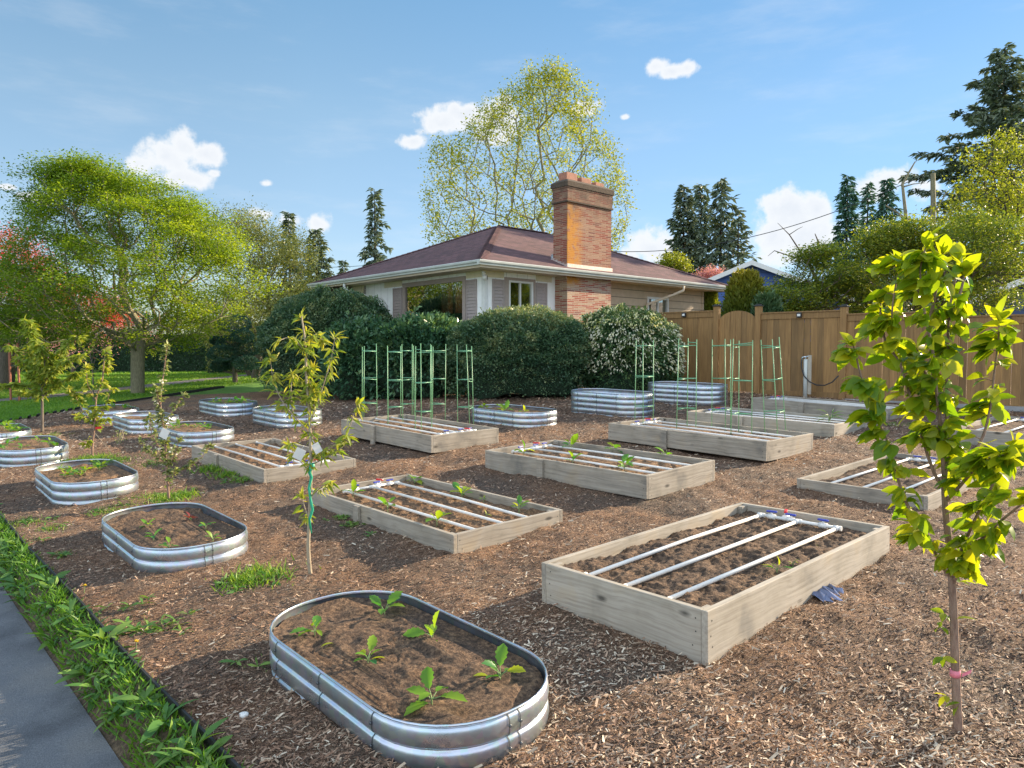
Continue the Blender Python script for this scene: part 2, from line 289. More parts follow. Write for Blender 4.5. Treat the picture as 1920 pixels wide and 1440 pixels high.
M['roomdark'] = plain('dim room wall', (.10, .075, .055), .9); M['reflection_panel'] = plain('dark green curtain', (.012, .05, .03), .9, 0, .3, 3)
M['roomwood'] = plain('interior wood', (.22, .09, .03), .6)
def emis(name, c, s):
    m, nt = mat(name); finish(nt, nd(nt, 'ShaderNodeEmission', {'Color': rgb(c), 'Strength': s}).outputs[0]); return m
M['bulb'] = emis('lit bulb', (1, .75, .35), 14)
# foliage
M['lf_maple'] = leafmat('lime maple leaves', [(.07, .14, .012), (.16, .25, .02), (.34, .42, .035)], .5)
M['lf_dark'] = leafmat('dark evergreen leaves', [(.015, .045, .02), (.035, .09, .04), (.08, .15, .06)], .12, .42)
M['lf_box'] = leafmat('clipped bush leaves', [(.035, .09, .05), (.09, .17, .085), (.33, .36, .17)], .2, .42)  # palest tone paints the sunlit bush tops
M['lf_rhodo'] = leafmat('rhododendron leaves', [(.035, .10, .055), (.075, .17, .085), (.17, .28, .11)], .15, .35)
M['lf_pieris'] = leafmat('pieris leaves', [(.04, .11, .05), (.10, .18, .07), (.19, .26, .09)], .2, .4)
M['fl_pieris'] = leafmat('pale pieris flowers', [(.62, .62, .47), (.78, .76, .62), (.68, .68, .3)], .3, .7)
M['lf_bare'] = leafmat('young yellow green leaves', [(.16, .20, .02), (.25, .29, .035), (.38, .38, .06)], .45)
M['lf_pale'] = leafmat('pale green leaves', [(.16, .19, .06), (.26, .28, .09), (.40, .39, .16)], .35)
M['lf_mid'] = leafmat('mid green leaves', [(.06, .12, .02), (.15, .21, .03), (.32, .35, .04)], .4)
M['lf_gold'] = leafmat('golden green foliage', [(.05, .10, .015), (.12, .16, .02), (.28, .26, .03)], .3)
M['lf_conifer'] = leafmat('conifer needles', [(.07, .11, .085), (.14, .185, .135), (.28, .32, .21)], .1, .6, .2)  # distance haze painted in: needle colours lightened and greyed
M['lf_blue'] = leafmat('blue green pine needles', [(.05, .12, .10), (.085, .18, .14), (.15, .24, .17)], .08, .6, .2)
M['lf_red'] = leafmat('red spring leaves', [(.30, .03, .04), (.5, .07, .08), (.6, .15, .14)], .45)
M['fl_pink'] = leafmat('pink blossom', [(.42, .14, .24), (.6, .28, .38), (.7, .42, .5)], .35)
M['lf_cherry'] = leafmat('bright cherry leaves', [(.13, .25, .01), (.26, .36, .015), (.46, .47, .02)], .6, .38, .5, (1.35, 1.3, .5))
M['lf_peach'] = leafmat('peach leaves', [(.14, .23, .03), (.25, .32, .04), (.42, .39, .07)], .45)
M['lf_apple'] = leafmat('apple leaves', [(.10, .15, .05), (.18, .22, .08), (.36, .38, .18)], .4)
M['lf_seed'] = leafmat('seedling leaves', [(.05, .20, .06), (.13, .30, .03), (.34, .40, .02)], .45, .45)
M['lf_lettuce'] = leafmat('red lettuce leaves', [(.16, .03, .03), (.28, .05, .04), (.2, .1, .04)], .3)
M['lf_weed'] = leafmat('weed leaves', [(.04, .13, .03), (.085, .20, .04), (.20, .31, .06)], .3)
M['lf_grass'] = leafmat('grass blades', [(.07, .19, .02), (.14, .28, .03), (.28, .37, .04)], .35)
M['petal'] = leafmat('white petals', [(.75, .72, .68), (.8, .78, .76), (.8, .7, .7)], .3)
M['yellow'] = plain('yellow petals', (.75, .5, .02), .6)
M['bark'] = barkmat('grey bark', (.07, .055, .045), (.19, .16, .125)); M['bark_dark'] = barkmat('dark bark', (.03, .022, .018), (.09, .065, .045))
M['bark_young'] = barkmat('young bark', (.17, .10, .075), (.34, .23, .17), 60); M['bark_pale'] = barkmat('pale stem', (.25, .2, .14), (.45, .38, .27), 60)
M['bark_lichen'] = barkmat('lichened bark', (.12, .11, .07), (.30, .27, .17))
M['stem'] = plain('green stem', (.17, .26, .10), .6)

# ------------------------------------------------------------ mesh helpers
def link(name, me, m, parent=None):
    o = bpy.data.objects.new(name, me); sc.collection.objects.link(o)
    if m is not None and len(me.materials) == 0: me.materials.append(m)
    if parent is not None: o.parent = parent
    return o
def npmesh(name, V, F, v=None, smooth=False, uv=None):
    """V (n,3); F (m,k) all faces with k corners"""
    V = np.ascontiguousarray(V, np.float32); F = np.ascontiguousarray(F, np.int32)
    me = bpy.data.meshes.new(name); me.vertices.add(len(V)); me.vertices.foreach_set('co', V.ravel())
    me.loops.add(F.size); me.loops.foreach_set('vertex_index', F.ravel())
    k = F.shape[1]; me.polygons.add(len(F))
    me.polygons.foreach_set('loop_start', np.arange(len(F), dtype=np.int32)*k)
    if smooth: me.polygons.foreach_set('use_smooth', np.ones(len(F), bool))
    if uv is not None:
        l = me.uv_layers.new(name='UVMap'); l.data.foreach_set('uv', np.ascontiguousarray(uv, np.float32).ravel())
    me.update(calc_edges=True)
    if v is not None:
        a = me.attributes.new('v', 'FLOAT', 'FACE'); a.data.foreach_set('value', np.ascontiguousarray(v, np.float32))
    return me
class MB:
    """collects boxes, tubes and prisms into one mesh; every face gets box-projected uv in metres"""
    def __init__(s): s.v = []; s.f = []; s.sm = []; s.val = []
    def add(s, vs, fs, smooth=False, val=.5):
        b = len(s.v); s.v += [tuple(map(float, p)) for p in vs]; s.f += [tuple(b+i for i in f) for f in fs]
        s.sm += [smooth]*len(fs); s.val += [val]*len(fs); return s
    def box(s, x0, x1, y0, y1, z0, z1, val=.5):
        v = [(x, y, z) for z in (z0, z1) for y in (y0, y1) for x in (x0, x1)]
        return s.add(v, [(0, 2, 3, 1), (4, 5, 7, 6), (0, 1, 5, 4), (2, 6, 7, 3), (0, 4, 6, 2), (1, 3, 7, 5)], val=val)
    def tube(s, pts, rad, n=8, cap=True, smooth=True):
        P = [Vector(p) for p in pts]; r = rad if hasattr(rad, '__len__') else [rad]*len(P)
        vs = []; up = None
        for i, p in enumerate(P):
            t = (P[min(i+1, len(P)-1)]-P[max(i-1, 0)]).normalized()
            if up is None: up = t.orthogonal().normalized()
            else:
                up = up-t*up.dot(t); up = up.normalized() if up.length > 1e-6 else t.orthogonal().normalized()
            q = t.cross(up)
            for k in range(n):
                a = 2*math.pi*k/n; vs.append(p+(up*math.cos(a)+q*math.sin(a))*r[i])
        fs = [(i*n+k, i*n+(k+1) % n, (i+1)*n+(k+1) % n, (i+1)*n+k) for i in range(len(P)-1) for k in range(n)]
        s.add(vs, fs, smooth)
        if cap:
            b = len(s.v)-len(vs)
            s.f += [tuple(b+k for k in range(n))[::-1], tuple(b+(len(P)-1)*n+k for k in range(n))]; s.sm += [False]*2; s.val += [.5]*2
        return s
    def build(s, name, m, parent=None, bevel=0.0, loc=None, rot=None):
        me = bpy.data.meshes.new(name); me.from_pydata(s.v, [], s.f); me.update()
        me.polygons.foreach_set('use_smooth', s.sm)
        a = me.attributes.new('v', 'FLOAT', 'FACE'); a.data.foreach_set('value', s.val)
        uvl = me.uv_layers.new(name='UVMap'); uvs = np.zeros((len(me.loops), 2), np.float32)
        for p in me.polygons:
            n = p.normal
            for li in p.loop_indices:
                c = me.vertices[me.loops[li].vertex_index].co
                if abs(n.z) > .7: uvs[li] = (c.x, c.y)
                elif abs(n.x) > abs(n.y): uvs[li] = (c.y, c.z)
                else: uvs[li] = (c.x, c.z)
        uvl.data.foreach_set('uv', uvs.ravel())
        o = link(name, me, m, parent)
        if bevel:
            b = o.modifiers.new('bevel', 'BEVEL'); b.width = bevel; b.segments = 2; b.limit_method = 'ANGLE'
        if loc is not None: o.location = loc
        if rot is not None: o.rotation_euler = rot
        return o
def tag(o, label=None, cat=None, group=None, kind=None):
    if label: o['label'] = label
    if cat: o['category'] = cat
    if group: o['group'] = group
    if kind: o['kind'] = kind
    return o
def thing(name, loc, label, cat, group=None, rot=(0, 0, 0)):
    o = bpy.data.objects.new(name, None); sc.collection.objects.link(o); o.empty_display_size = .2
    o.location = loc; o.rotation_euler = rot; return tag(o, label, cat, group)
def unit(a): return a/(np.linalg.norm(a, axis=-1, keepdims=True)+1e-9)
# leaf templates: rows of (x along leaf, half width); curved down at the tip and folded at the midrib
def leaf_template(rows, droop=.25, fold=.25):
    V = []; F = []
    for (x, w) in rows: V += [(x, -w, fold*w-droop*x*x), (x, 0, -droop*x*x), (x, w, fold*w-droop*x*x)]
    for i in range(len(rows)-1):
        a = i*3; F += [(a, a+3, a+4, a+1), (a+1, a+4, a+5, a+2)]
    return np.array(V, float), np.array(F)
T_Q = (np.array([(0, 0, 0), (.5, -.5, .1), (1, 0, -.06), (.5, .5, .1)], float), np.array([(0, 1, 2, 3)]))
T_OV = leaf_template([(0, .01), (.18, .17), (.42, .25), (.68, .21), (.88, .09), (1, .005)], .28, .28)
T_LAN = leaf_template([(0, .01), (.25, .10), (.5, .125), (.8, .06), (1, .005)], .45, .35)
T_TOOTH = leaf_template([(0, .02), (.12, .16), (.2, .14), (.34, .27), (.42, .22), (.56, .29), (.64, .22), (.78, .22), (.84, .14), (1, .01)], .25, .35)
T_SEED = leaf_template([(0, .015), (.28, .02), (.42, .20), (.62, .30), (.82, .24), (1, .03)], .12, .35)
T_BL = (np.array([(0, -.5, 0), (0, .5, 0), (.6, .35, -.02), (.6, -.35, -.02), (1, 0, -.14), (1, .01, -.14)], float), np.array([(0, 1, 2, 3), (3, 2, 5, 4)]))
def leaves(name, P, D, size, width, m, parent=None, T=T_Q, v=None, up=1.0, jit=.7, local=None):
    P = np.asarray(P, float); D = unit(np.asarray(D, float)); n = len(P)
    size = np.broadcast_to(size, (n,)); TV, TF = T
    N = unit(np.array([0, 0, up])+rng.normal(0, jit, (n, 3))); S = unit(np.cross(N, D)); N = np.cross(D, S)
    V = P[:, None, :]+size[:, None, None]*(TV[None, :, 0, None]*D[:, None]+width*TV[None, :, 1, None]*S[:, None]+TV[None, :, 2, None]*N[:, None])
    F = (TF[None]+(np.arange(n)*len(TV))[:, None, None]).reshape(-1, TF.shape[1])
    if v is None: v = rng.random(n)
    me = npmesh(name, V.reshape(-1, 3), F, np.repeat(v, len(TF)), smooth=len(TF) > 2)
    return link(name, me, m, parent)
def tubes(name, segs, m, parent=None, n=6):
    """segs: list of (points (k,3), radii (k,))"""
    VV = []; FF = []; b = 0; ang = np.arange(n)*2*np.pi/n
    for P, r in segs:
        P = np.asarray(P, float); r = np.asarray(r, float)
        if len(P) < 2: continue
        t = np.gradient(P, axis=0); t = unit(t); ref = np.array([1., 0, 0]) if abs(t[:, 0]).mean() < .8 else np.array([0, 1., 0])
        a = unit(np.cross(t, ref)); c = np.cross(t, a)
        ring = P[:, None]+r[:, None, None]*(np.cos(ang)[None, :, None]*a[:, None]+np.sin(ang)[None, :, None]*c[:, None])
        VV.append(ring.reshape(-1, 3)); k = len(P)
        i = np.arange(k-1)[:, None]*n; j = np.arange(n)[None]; j2 = (j+1) % n
        FF.append((np.stack([i+j, i+j2, i+n+j2, i+n+j], -1).reshape(-1, 4))+b); b += k*n
    me = npmesh(name, np.concatenate(VV), np.concatenate(FF), smooth=True); return link(name, me, m, parent)

# ------------------------------------------------------------ terrain
CP = np.array([(1.49,4.92,-1.56),(-.81,6.86,-1.62),(.94,8.29,-1.42),(-3.27,9.65,-1.56),(-1.47,11,-1.335),(2.66,9.85,-1.275),(4.2,11.5,-1.22),(5.8,16.6,-1.02),(9.5,13.4,-1.21),(0,16.5,-1.18),(-.5,3.6,-1.70),(3.9,7.4,-1.53),(6,13,-1.17),(-12.5,24,-1.5),(-2.5,3.5,-1.84),(-5,7,-1.78),(-8,12,-1.62),(-6,17,-1.35),(0,0,-1.75),(-8,30,-1.35),(12,22,-1.0),(-20,20,-1.7)])
def _sat(x, y): return 14*np.tanh(x/14), 16*np.tanh((y-6)/16)
_a, _b = _sat(CP[:, 0], CP[:, 1]); _A = np.column_stack([np.ones(len(CP)), _a, _b])
_co = np.linalg.lstsq(_A, CP[:, 2], rcond=None)[0]; _res = CP[:, 2]-_A@_co
def G0(x, y):
    x = np.asarray(x, float); y = np.asarray(y, float); a, b = _sat(x, y)
    z = _co[0]+_co[1]*a+_co[2]*b; W = .25; S = 0
    for (cx, cy, _), r in zip(CP, _res):
        w = np.exp(-((x-cx)**2+(y-cy)**2)/9.68); W = W+w; S = S+w*r
    return z+S/W+CAMZ
WD = np.array([-.680, .733]); EO = np.array([-1.57, 3.35]); RN = np.array([-.733, -.680])   # edging line: origin, direction, side of the road
def sroad(x, y): return (np.asarray(x)-EO[0])*RN[0]+(np.asarray(y)-EO[1])*RN[1]
def G(x, y):
    s = sroad(x, y); t = np.clip((s-.08)/.2, 0, 1); return G0(x, y)-.13*t*t*(3-2*t)
def GP(u, v, dz=0.0):
    d = ray(u, v); t = 8.
    for _ in range(80): t = .5*t+.5*(float(G(d[0]*t, d[1]*t))+dz-CAMZ)/d[2]
    return np.array([d[0]*t, d[1]*t, CAMZ+d[2]*t])
def gridsheet(xs, ys, zf):
    X, Y = np.meshgrid(xs, ys); Z = zf(X, Y); nx = len(xs); ny = len(ys)
    V = np.column_stack([X.ravel(), Y.ravel(), Z.ravel()])
    i = np.arange(ny-1)[:, None]*nx+np.arange(nx-1)[None]; i = i.ravel()
    return V, np.column_stack([i, i+1, i+nx+1, i+nx])
def axis(a, b, f0, f1, fine, coarse):
    out = list(np.arange(f0, f1, fine)); x = f0; st = fine
    lo = []
    while x > a: st = min(st*1.25, coarse); x -= st; lo.append(x)
    x = out[-1]; st = fine
    while x < b: st = min(st*1.25, coarse); x += st; out.append(x)
    return np.array(lo[::-1]+out)
def cut(me, cuts):
    bm = bmesh.new(); bm.from_mesh(me)
    for co, no in cuts:
        bmesh.ops.bisect_plane(bm, geom=bm.verts[:]+bm.edges[:]+bm.faces[:], plane_co=co, plane_no=no, clear_outer=True)
    bm.to_mesh(me); bm.free(); me.update()
def wave(x, y, k, seed):
    r = np.random.default_rng(seed); z = 0
    for i in range(7):
        a = r.uniform(0, 6.28); f = k*(1.55**i)*r.uniform(.8, 1.2)
        z = z+np.sin(f*(x*math.cos(a)+y*math.sin(a))+r.uniform(0, 6.28)+1.3*np.sin(f*.6*(x*math.sin(a)-y*math.cos(a))))*(.72**i)
    return z
# base ground (lawn) to the horizon
V, F = gridsheet(axis(-420, 420, -8, 8, .15, 30), axis(-40, 620, -1, 18, .15, 30), lambda x, y: G(x, y)-.05*np.clip((x+10.9)/.5, 0, 1)-.05*np.clip((sroad(x, y)+.3)/.3, 0, 1)*(x < -10.4))
me = npmesh('lawn', V, F, smooth=True); tag(link('lawn', me, M['lawn']), kind='structure')
# mulch sheet
V, F = gridsheet(axis(-13, 26, -4.5, 5.5, .035, .3), axis(-3, 34, 2.6, 8.5, .035, .3), lambda x, y: G(x, y)+.022+.008*wave(x, y, 5, 3))
me = npmesh('mulch', V, F, smooth=True)
cut(me, [((EO[0], EO[1], 0), (RN[0], RN[1], 0)), ((-10.85, 20, 0), (-1, .02, 0)), ((0, 26.5, 0), (-.35, .94, 0))])
tag(link('mulch', me, M['mulch']), kind='structure')
# verge strip and road, laid along the edging line
def strip(name, s0, s1, n, dz, m, a0=-8, a1=60, step=.2):
    S = np.linspace(s0, s1, n); A = np.arange(a0, a1, step); AA, SS = np.meshgrid(A, S)
    X = EO[0]+WD[0]*AA+RN[0]*SS; Y = EO[1]+WD[1]*AA+RN[1]*SS
    Z = G(X, Y)+dz; V = np.column_stack([X.ravel(), Y.ravel(), Z.ravel()]); nx = len(A)
    i = (np.arange(n-1)[:, None]*nx+np.arange(nx-1)[None]).ravel()
    return tag(link(name, npmesh(name, V, np.column_stack([i, i+nx, i+nx+1, i+1]), smooth=True), m), kind='structure')
strip('verge', .01, .30, 10, .012, M['verge'])
strip('road', .262, 7.5, 30, .02, M['road'])
# path through the lawn
pts = [(-40, 15), (-24, 17.2), (-18, 19.2), (-15.2, 22), (-14.5, 26), (-14.3, 32), (-14.2, 44), (-13, 60)]
PP = []
for i in range(len(pts)-1):
    for t in np.linspace(0, 1, 12, endpoint=False): PP.append(np.array(pts[i])*(1-t)+np.array(pts[i+1])*t)
PP = np.array(PP)
for _ in range(20): PP[1:-1] = .5*PP[1:-1]+.25*(PP[:-2]+PP[2:])
tt = unit(np.gradient(PP, axis=0)); nn = np.column_stack([-tt[:, 1], tt[:, 0]]); V = []
for k in np.linspace(-.62, .62, 5):
    q = PP+nn*k; V.append(np.column_stack([q, G(q[:, 0], q[:, 1])+.02]))
V = np.concatenate(V); nx = len(PP); i = (np.arange(4)[:, None]*nx+np.arange(nx-1)[None]).ravel()
tag(link('path', npmesh('path', V, np.column_stack([i, i+nx, i+nx+1, i+1])), M['path']), kind='structure')
# black edging strip between mulch and verge, and along the lawn
mb = MB(); A = np.arange(-6, 13.8, .25)
P = [(EO[0]+WD[0]*a+RN[0]*.012*math.sin(a*2.1), EO[1]+WD[1]*a, 0) for a in A]
for p, q in zip(P[:-1], P[1:]):
    z0 = float(G0(p[0], p[1])); z1 = float(G0(q[0], q[1])); o = (RN[0]*.012, RN[1]*.012)
    vs = [(p[0], p[1], z0-.1), (q[0], q[1], z1-.1), (q[0], q[1], z1+.055), (p[0], p[1], z0+.055)]
    vs += [(a+o[0], b+o[1], c) for a, b, c in vs]
    mb.add(vs, [(0, 1, 2, 3), (7, 6, 5, 4), (3, 2, 6, 7)])
tag(mb.build('garden_edging', M['stone']), 'thin black edging strip between mulch and weedy roadside verge', 'edging')
mb = MB(); ys = np.arange(14.2, 27, .3)
for a, b in zip(ys[:-1], ys[1:]):
    x0 = -10.85-.02*(20-a)*-1; x1 = -10.85+.02*(b-20); z0 = float(G(x0, a)); z1 = float(G(x1, b))
    vs = [(x0, a, z0-.1), (x1, b, z1-.1), (x1, b, z1+.07), (x0, a, z0+.07)]; vs += [(x-.03, y, z) for x, y, z in vs]
    mb.add(vs, [(3, 2, 1, 0), (4, 5, 6, 7), (7, 6, 2, 3)])
tag(mb.build('garden_edging', M['stone']), 'low black edging where the mulch meets the green lawn', 'edging')
def ORD(n): return (['leftmost', 'second', 'third', 'fourth', 'fifth', 'sixth', 'seventh'][:n-1]+['rightmost'])
# ------------------------------------------------------------ raised beds, metal tanks, pipes, cages
def vnoise(x, y, s, seed=0):
    x = np.asarray(x)*s+seed*13.7; y = np.asarray(y)*s-seed*7.3; xi = np.floor(x).astype(np.int64); yi = np.floor(y).astype(np.int64); fx = x-xi; fy = y-yi
    def h(a, b):
        n = (a*374761393+b*668265263+seed*97) & 0x7fffffff; n = ((n ^ (n >> 13))*1274126177) & 0x7fffffff; return ((n ^ (n >> 16)) & 0xffff)/65535.
    u = fx*fx*(3-2*fx); w = fy*fy*(3-2*fy)
    return (h(xi, yi)*(1-u)+h(xi+1, yi)*u)*(1-w)+(h(xi, yi+1)*(1-u)+h(xi+1, yi+1)*u)*w
def fbm(x, y, s, oct_=4, seed=0):
    z = 0; a = 1; t = 0
    for i in range(oct_): z = z+a*(vnoise(x, y, s*2**i, seed+i)-.5); t += a; a *= .6
    return z/t
me = bpy.data.objects['mulch'].data; co = np.empty(len(me.vertices)*3, np.float32); me.vertices.foreach_get('co', co); co = co.reshape(-1, 3)
co[:, 2] += .05*fbm(co[:, 0], co[:, 1], 3, 4, 5)*np.clip((16-co[:, 1])/6, .2, 1)+.018*fbm(co[:, 0], co[:, 1], 14, 2, 9)
me.vertices.foreach_set('co', co.ravel()); me.update()
def tilt_rot(yaw, tx, ty):
    n = Vector((-tx, -ty, 1)).normalized(); return (Vector((0, 0, 1)).rotation_difference(n).to_matrix() @ Matrix.Rotation(yaw, 3, 'Z')).to_euler()
BEDS = []
def board(parent, name, x, y, rz, L, H, m):
    mb = MB(); n = 8; t = .019
    for i in range(n):   # slight bow and wavy faces so the plank is not a perfect box
        pass
    mb.box(-L/2, L/2, -t, t, -H, 0)
    for sx in (-1, 1):
        for q in (.05, .13, .2):
            if q > H-.02: continue
            for sy in (-1, 1):
                cx, cz = sx*(L/2-.022-.03*rng.random()), -q-rng.uniform(-.01, .01); r_ = .0045
                mb.add([(cx+r_*math.cos(a), sy*(t+.0008), cz+r_*math.sin(a)) for a in np.linspace(0, 6.283, 9)[:-1]], [tuple(range(8))])
    o = mb.build(name, m, parent, bevel=.004, loc=(x, y, 0), rot=(0, 0, rz)); o.data.materials.append(M['iron'])
    for p_ in o.data.polygons:
        if len(p_.vertices) == 8: p_.material_index = 1
    return o
def raised_bed(x, y, z, yaw, tx, ty, H, end, m, label, splice=True, soilm='soil', res=.03, cleat=-1):
    t = thing('raised_bed', (x, y, z), label, 'raised bed', 'wooden raised beds on the mulch', tilt_rot(yaw, tx, ty))
    L, W = 2.44, 1.22; m = M[m]
    for sy in (-1, 1):
        yy = sy*(W/2-.019)
        if splice:
            board(t, 'side_board', -L/4-.11, yy, 0, L/2-.22, H, m); board(t, 'side_board', L/4-.11, yy, 0, L/2+.22, H-.004, m)
            if sy == cleat:
                mb = MB().box(-.045, .045, -.016, .016, -H-.05, -.004); mb.build('cleat', m, t, .003, loc=(-.24, sy*(W/2+.017), 0))
        else: board(t, 'side_board', 0, yy, 0, L, H, m)
    for sx in (-1, 1): board(t, 'end_board', sx*(L/2-.0195), 0, R(90), W-.078, H+.002, m)
    for sx in (-1, 1):
        for sy in (-1, 1):
            MB().box(-.04, .04, -.02, .02, -H, -.012).build('corner_post', m, t, .003, loc=(sx*(L/2-.082), sy*(W/2-.061), 0))
    xs = np.arange(-L/2+.03, L/2-.02, res); ys = np.arange(-W/2+.03, W/2-.02, res)
    def zf(X, Y):
        wx = X+x*7; wy = Y+y*7; e = np.minimum(L/2-np.abs(X), W/2-np.abs(Y))
        return -.062+.055*fbm(wx, wy, 3, 2, 3)+.06*fbm(wx, wy, 11, 3, 4)+.03*np.abs(fbm(wx, wy, 38, 3, 14))-.03*np.clip(1-e/.12, 0, 1)*(vnoise(wx, wy, 5, 8))
    V, F = gridsheet(xs, ys, zf); link('soil', npmesh('soil', V, F, smooth=True), M[soilm], t)
    p = thing('irrigation_pipes', (0, 0, 0), label.replace('raised bed', 'bed').split(' with')[0], 'irrigation pipes', 'white pipe grids in the wooden beds')
    p['label'] = ''; p.matrix_world = t.matrix_world
    BEDS.append((t, p, x, y, z, yaw)); bpy.context.view_layer.update()
    p.location = t.location; p.rotation_euler = t.rotation_euler
    xe = end*(L/2-.2); far = -end*(L/2-.05); zz = -.03; sp = .31
    for i, yy in enumerate((-sp, 0, sp)):
        o = MB().tube([(far, yy+rng.normal(0, .012), zz-.004), (0, yy+rng.normal(0, .006), zz+.004), (xe-end*.02, yy, zz)], .0135, 10).build('pipe', M['pvc'], p)
        MB().tube([(far-end*.004, yy, zz-.004), (far+end*.045, yy, zz-.004)], .0175, 10).build('cap', M['pvc'], o)
    mf = MB().tube([(xe, -sp-.002, zz), (xe, sp+.002, zz)], .0138, 10).build('manifold_pipe', M['pvc'], p)
    for yy in (-sp, 0, sp): MB().tube([(xe-end*.05, yy, zz), (xe+end*.002, yy, zz)], .019, 10).tube([(xe, yy-.03, zz), (xe, yy+.03, zz)], .019, 10).build('fitting', M['pvc'], mf)
    MB().tube([(xe, .13, zz), (xe+end*.09, .13, zz), (xe+end*.17, .13, zz-.02)], .0155, 10).build('supply_pipe', M['pvc'], mf)
    for yy, c in ((-.2, 'blue'), (.06, 'blue'), (.22, 'blue')):
        v = MB().tube([(xe, yy-.032, zz), (xe, yy+.032, zz)], .022, 10).tube([(xe, yy, zz+.015), (xe, yy, zz+.038)], .009, 8).build('valve', M['pvc'], p)
        MB().box(-.012, .012, -.042, .042, .0, .014).build('handle', M[c], v, .004, loc=(xe, yy, zz+.036), rot=(0, 0, rng.uniform(-.3, .3)))
    v = MB().tube([(xe+end*.03, .13, zz), (xe+end*.085, .13, zz)], .023, 10).tube([(xe+end*.057, .13, zz+.015), (xe+end*.057, .13, zz+.045)], .009, 8).build('valve', M['pvc'], p)
    MB().box(-.045, .045, -.012, .012, 0, .016).build('handle', M['red'], v, .004, loc=(xe+end*.057, .13, zz+.043), rot=(0, 0, .4))
    return t, p
Y1, Y2 = -.832, .739; Z = CAMZ
bedspec = [
 (1.50, 4.93, -1.340, Y2, .018, .004, .30, 1, 'cedar', 'largest nearest wooden raised bed of long unspliced pale boards, bare soil and three white pipes', False, 'soil', .013, 0, 'white pipe grid with three long pipes lying in the nearest wooden raised bed'),
 (-.815, 6.86, -1.435, -.842, .013, .012, .24, -1, 'cedar_grey', 'grey wooden raised bed just right of the peach sapling, seven leafy seedlings among its pipes', True, 'soil_tan', .016, -1, 'white pipe grid among leafy seedlings in the grey bed beside the peach sapling'),
 (.94, 8.29, -1.220, Y1, .017, .015, .24, -1, 'cedar_grey', 'wooden raised bed in the middle of the garden holding purple stemmed seedlings and pipes', True, 'soil_tan', .03, -1, 'white pipe grid among purple stemmed seedlings in the middle raised bed'),
 (-3.267, 9.65, -1.378, Y1, -.01, .015, .22, 1, 'cedar_grey', 'wooden raised bed between the peach and apple saplings, grass along its shaded side', True, 'soil_tan', .04, -1, 'white pipe grid in the bed between the peach and apple saplings'),
 (-1.466, 11.006, -1.138, Y1, -.004, .022, .24, 1, 'cedar_grey', 'grey raised bed by the dark bushes carrying six green tomato cages', True, 'soil_tan', .05, -1, 'white pipe grid under the six cages of the bed by the dark bushes'),
 (2.661, 9.846, -1.077, Y1, -.008, .016, .24, -1, 'cedar_grey', 'raised bed in front of the gate carrying five green tomato cages', True, 'soil_tan', .05, -1, 'white pipe grid under the five cages in front of the gate'),
 (4.204, 11.539, -1.050, -.81, -.008, .016, .24, -1, 'cedar', 'raised bed behind the five cages with a spiky weed, second from the fence', True, 'soil', .05, -1, 'white pipe grid in the second bed from the fence'),
 (5.80, 13.10, -.955, Y1, -.03, .012, .24, -1, 'cedar_grey', 'bluish shaded raised bed closest to the fence standpipe', True, 'soil', .05, -1, 'white pipe grid in the shaded bed closest to the fence standpipe'),
 (4.22, 7.67, -1.300, Y2, .01, .01, .26, 1, 'cedar_grey', 'raised bed of heaped dark soil partly hidden behind the cherry sapling', False, 'soil', .03, 0, 'white pipe grid lying on dark soil behind the cherry sapling'),
 (7.20, 10.10, -1.060, Y2, .0, .01, .24, 1, 'cedar_grey', 'raised bed at the far right edge near the fence, mostly behind cherry leaves', False, 'soil', .05, 0, 'white pipe grid in the bed at the far right edge'),
]
for (x, y, z, yaw, tx, ty, H, end, m, lab, spl, sm, res, cl, plab) in bedspec:
    t, p = raised_bed(x, y, Z+z, yaw, tx, ty, H, end, m, lab, spl, sm, res, cl); p['label'] = plab

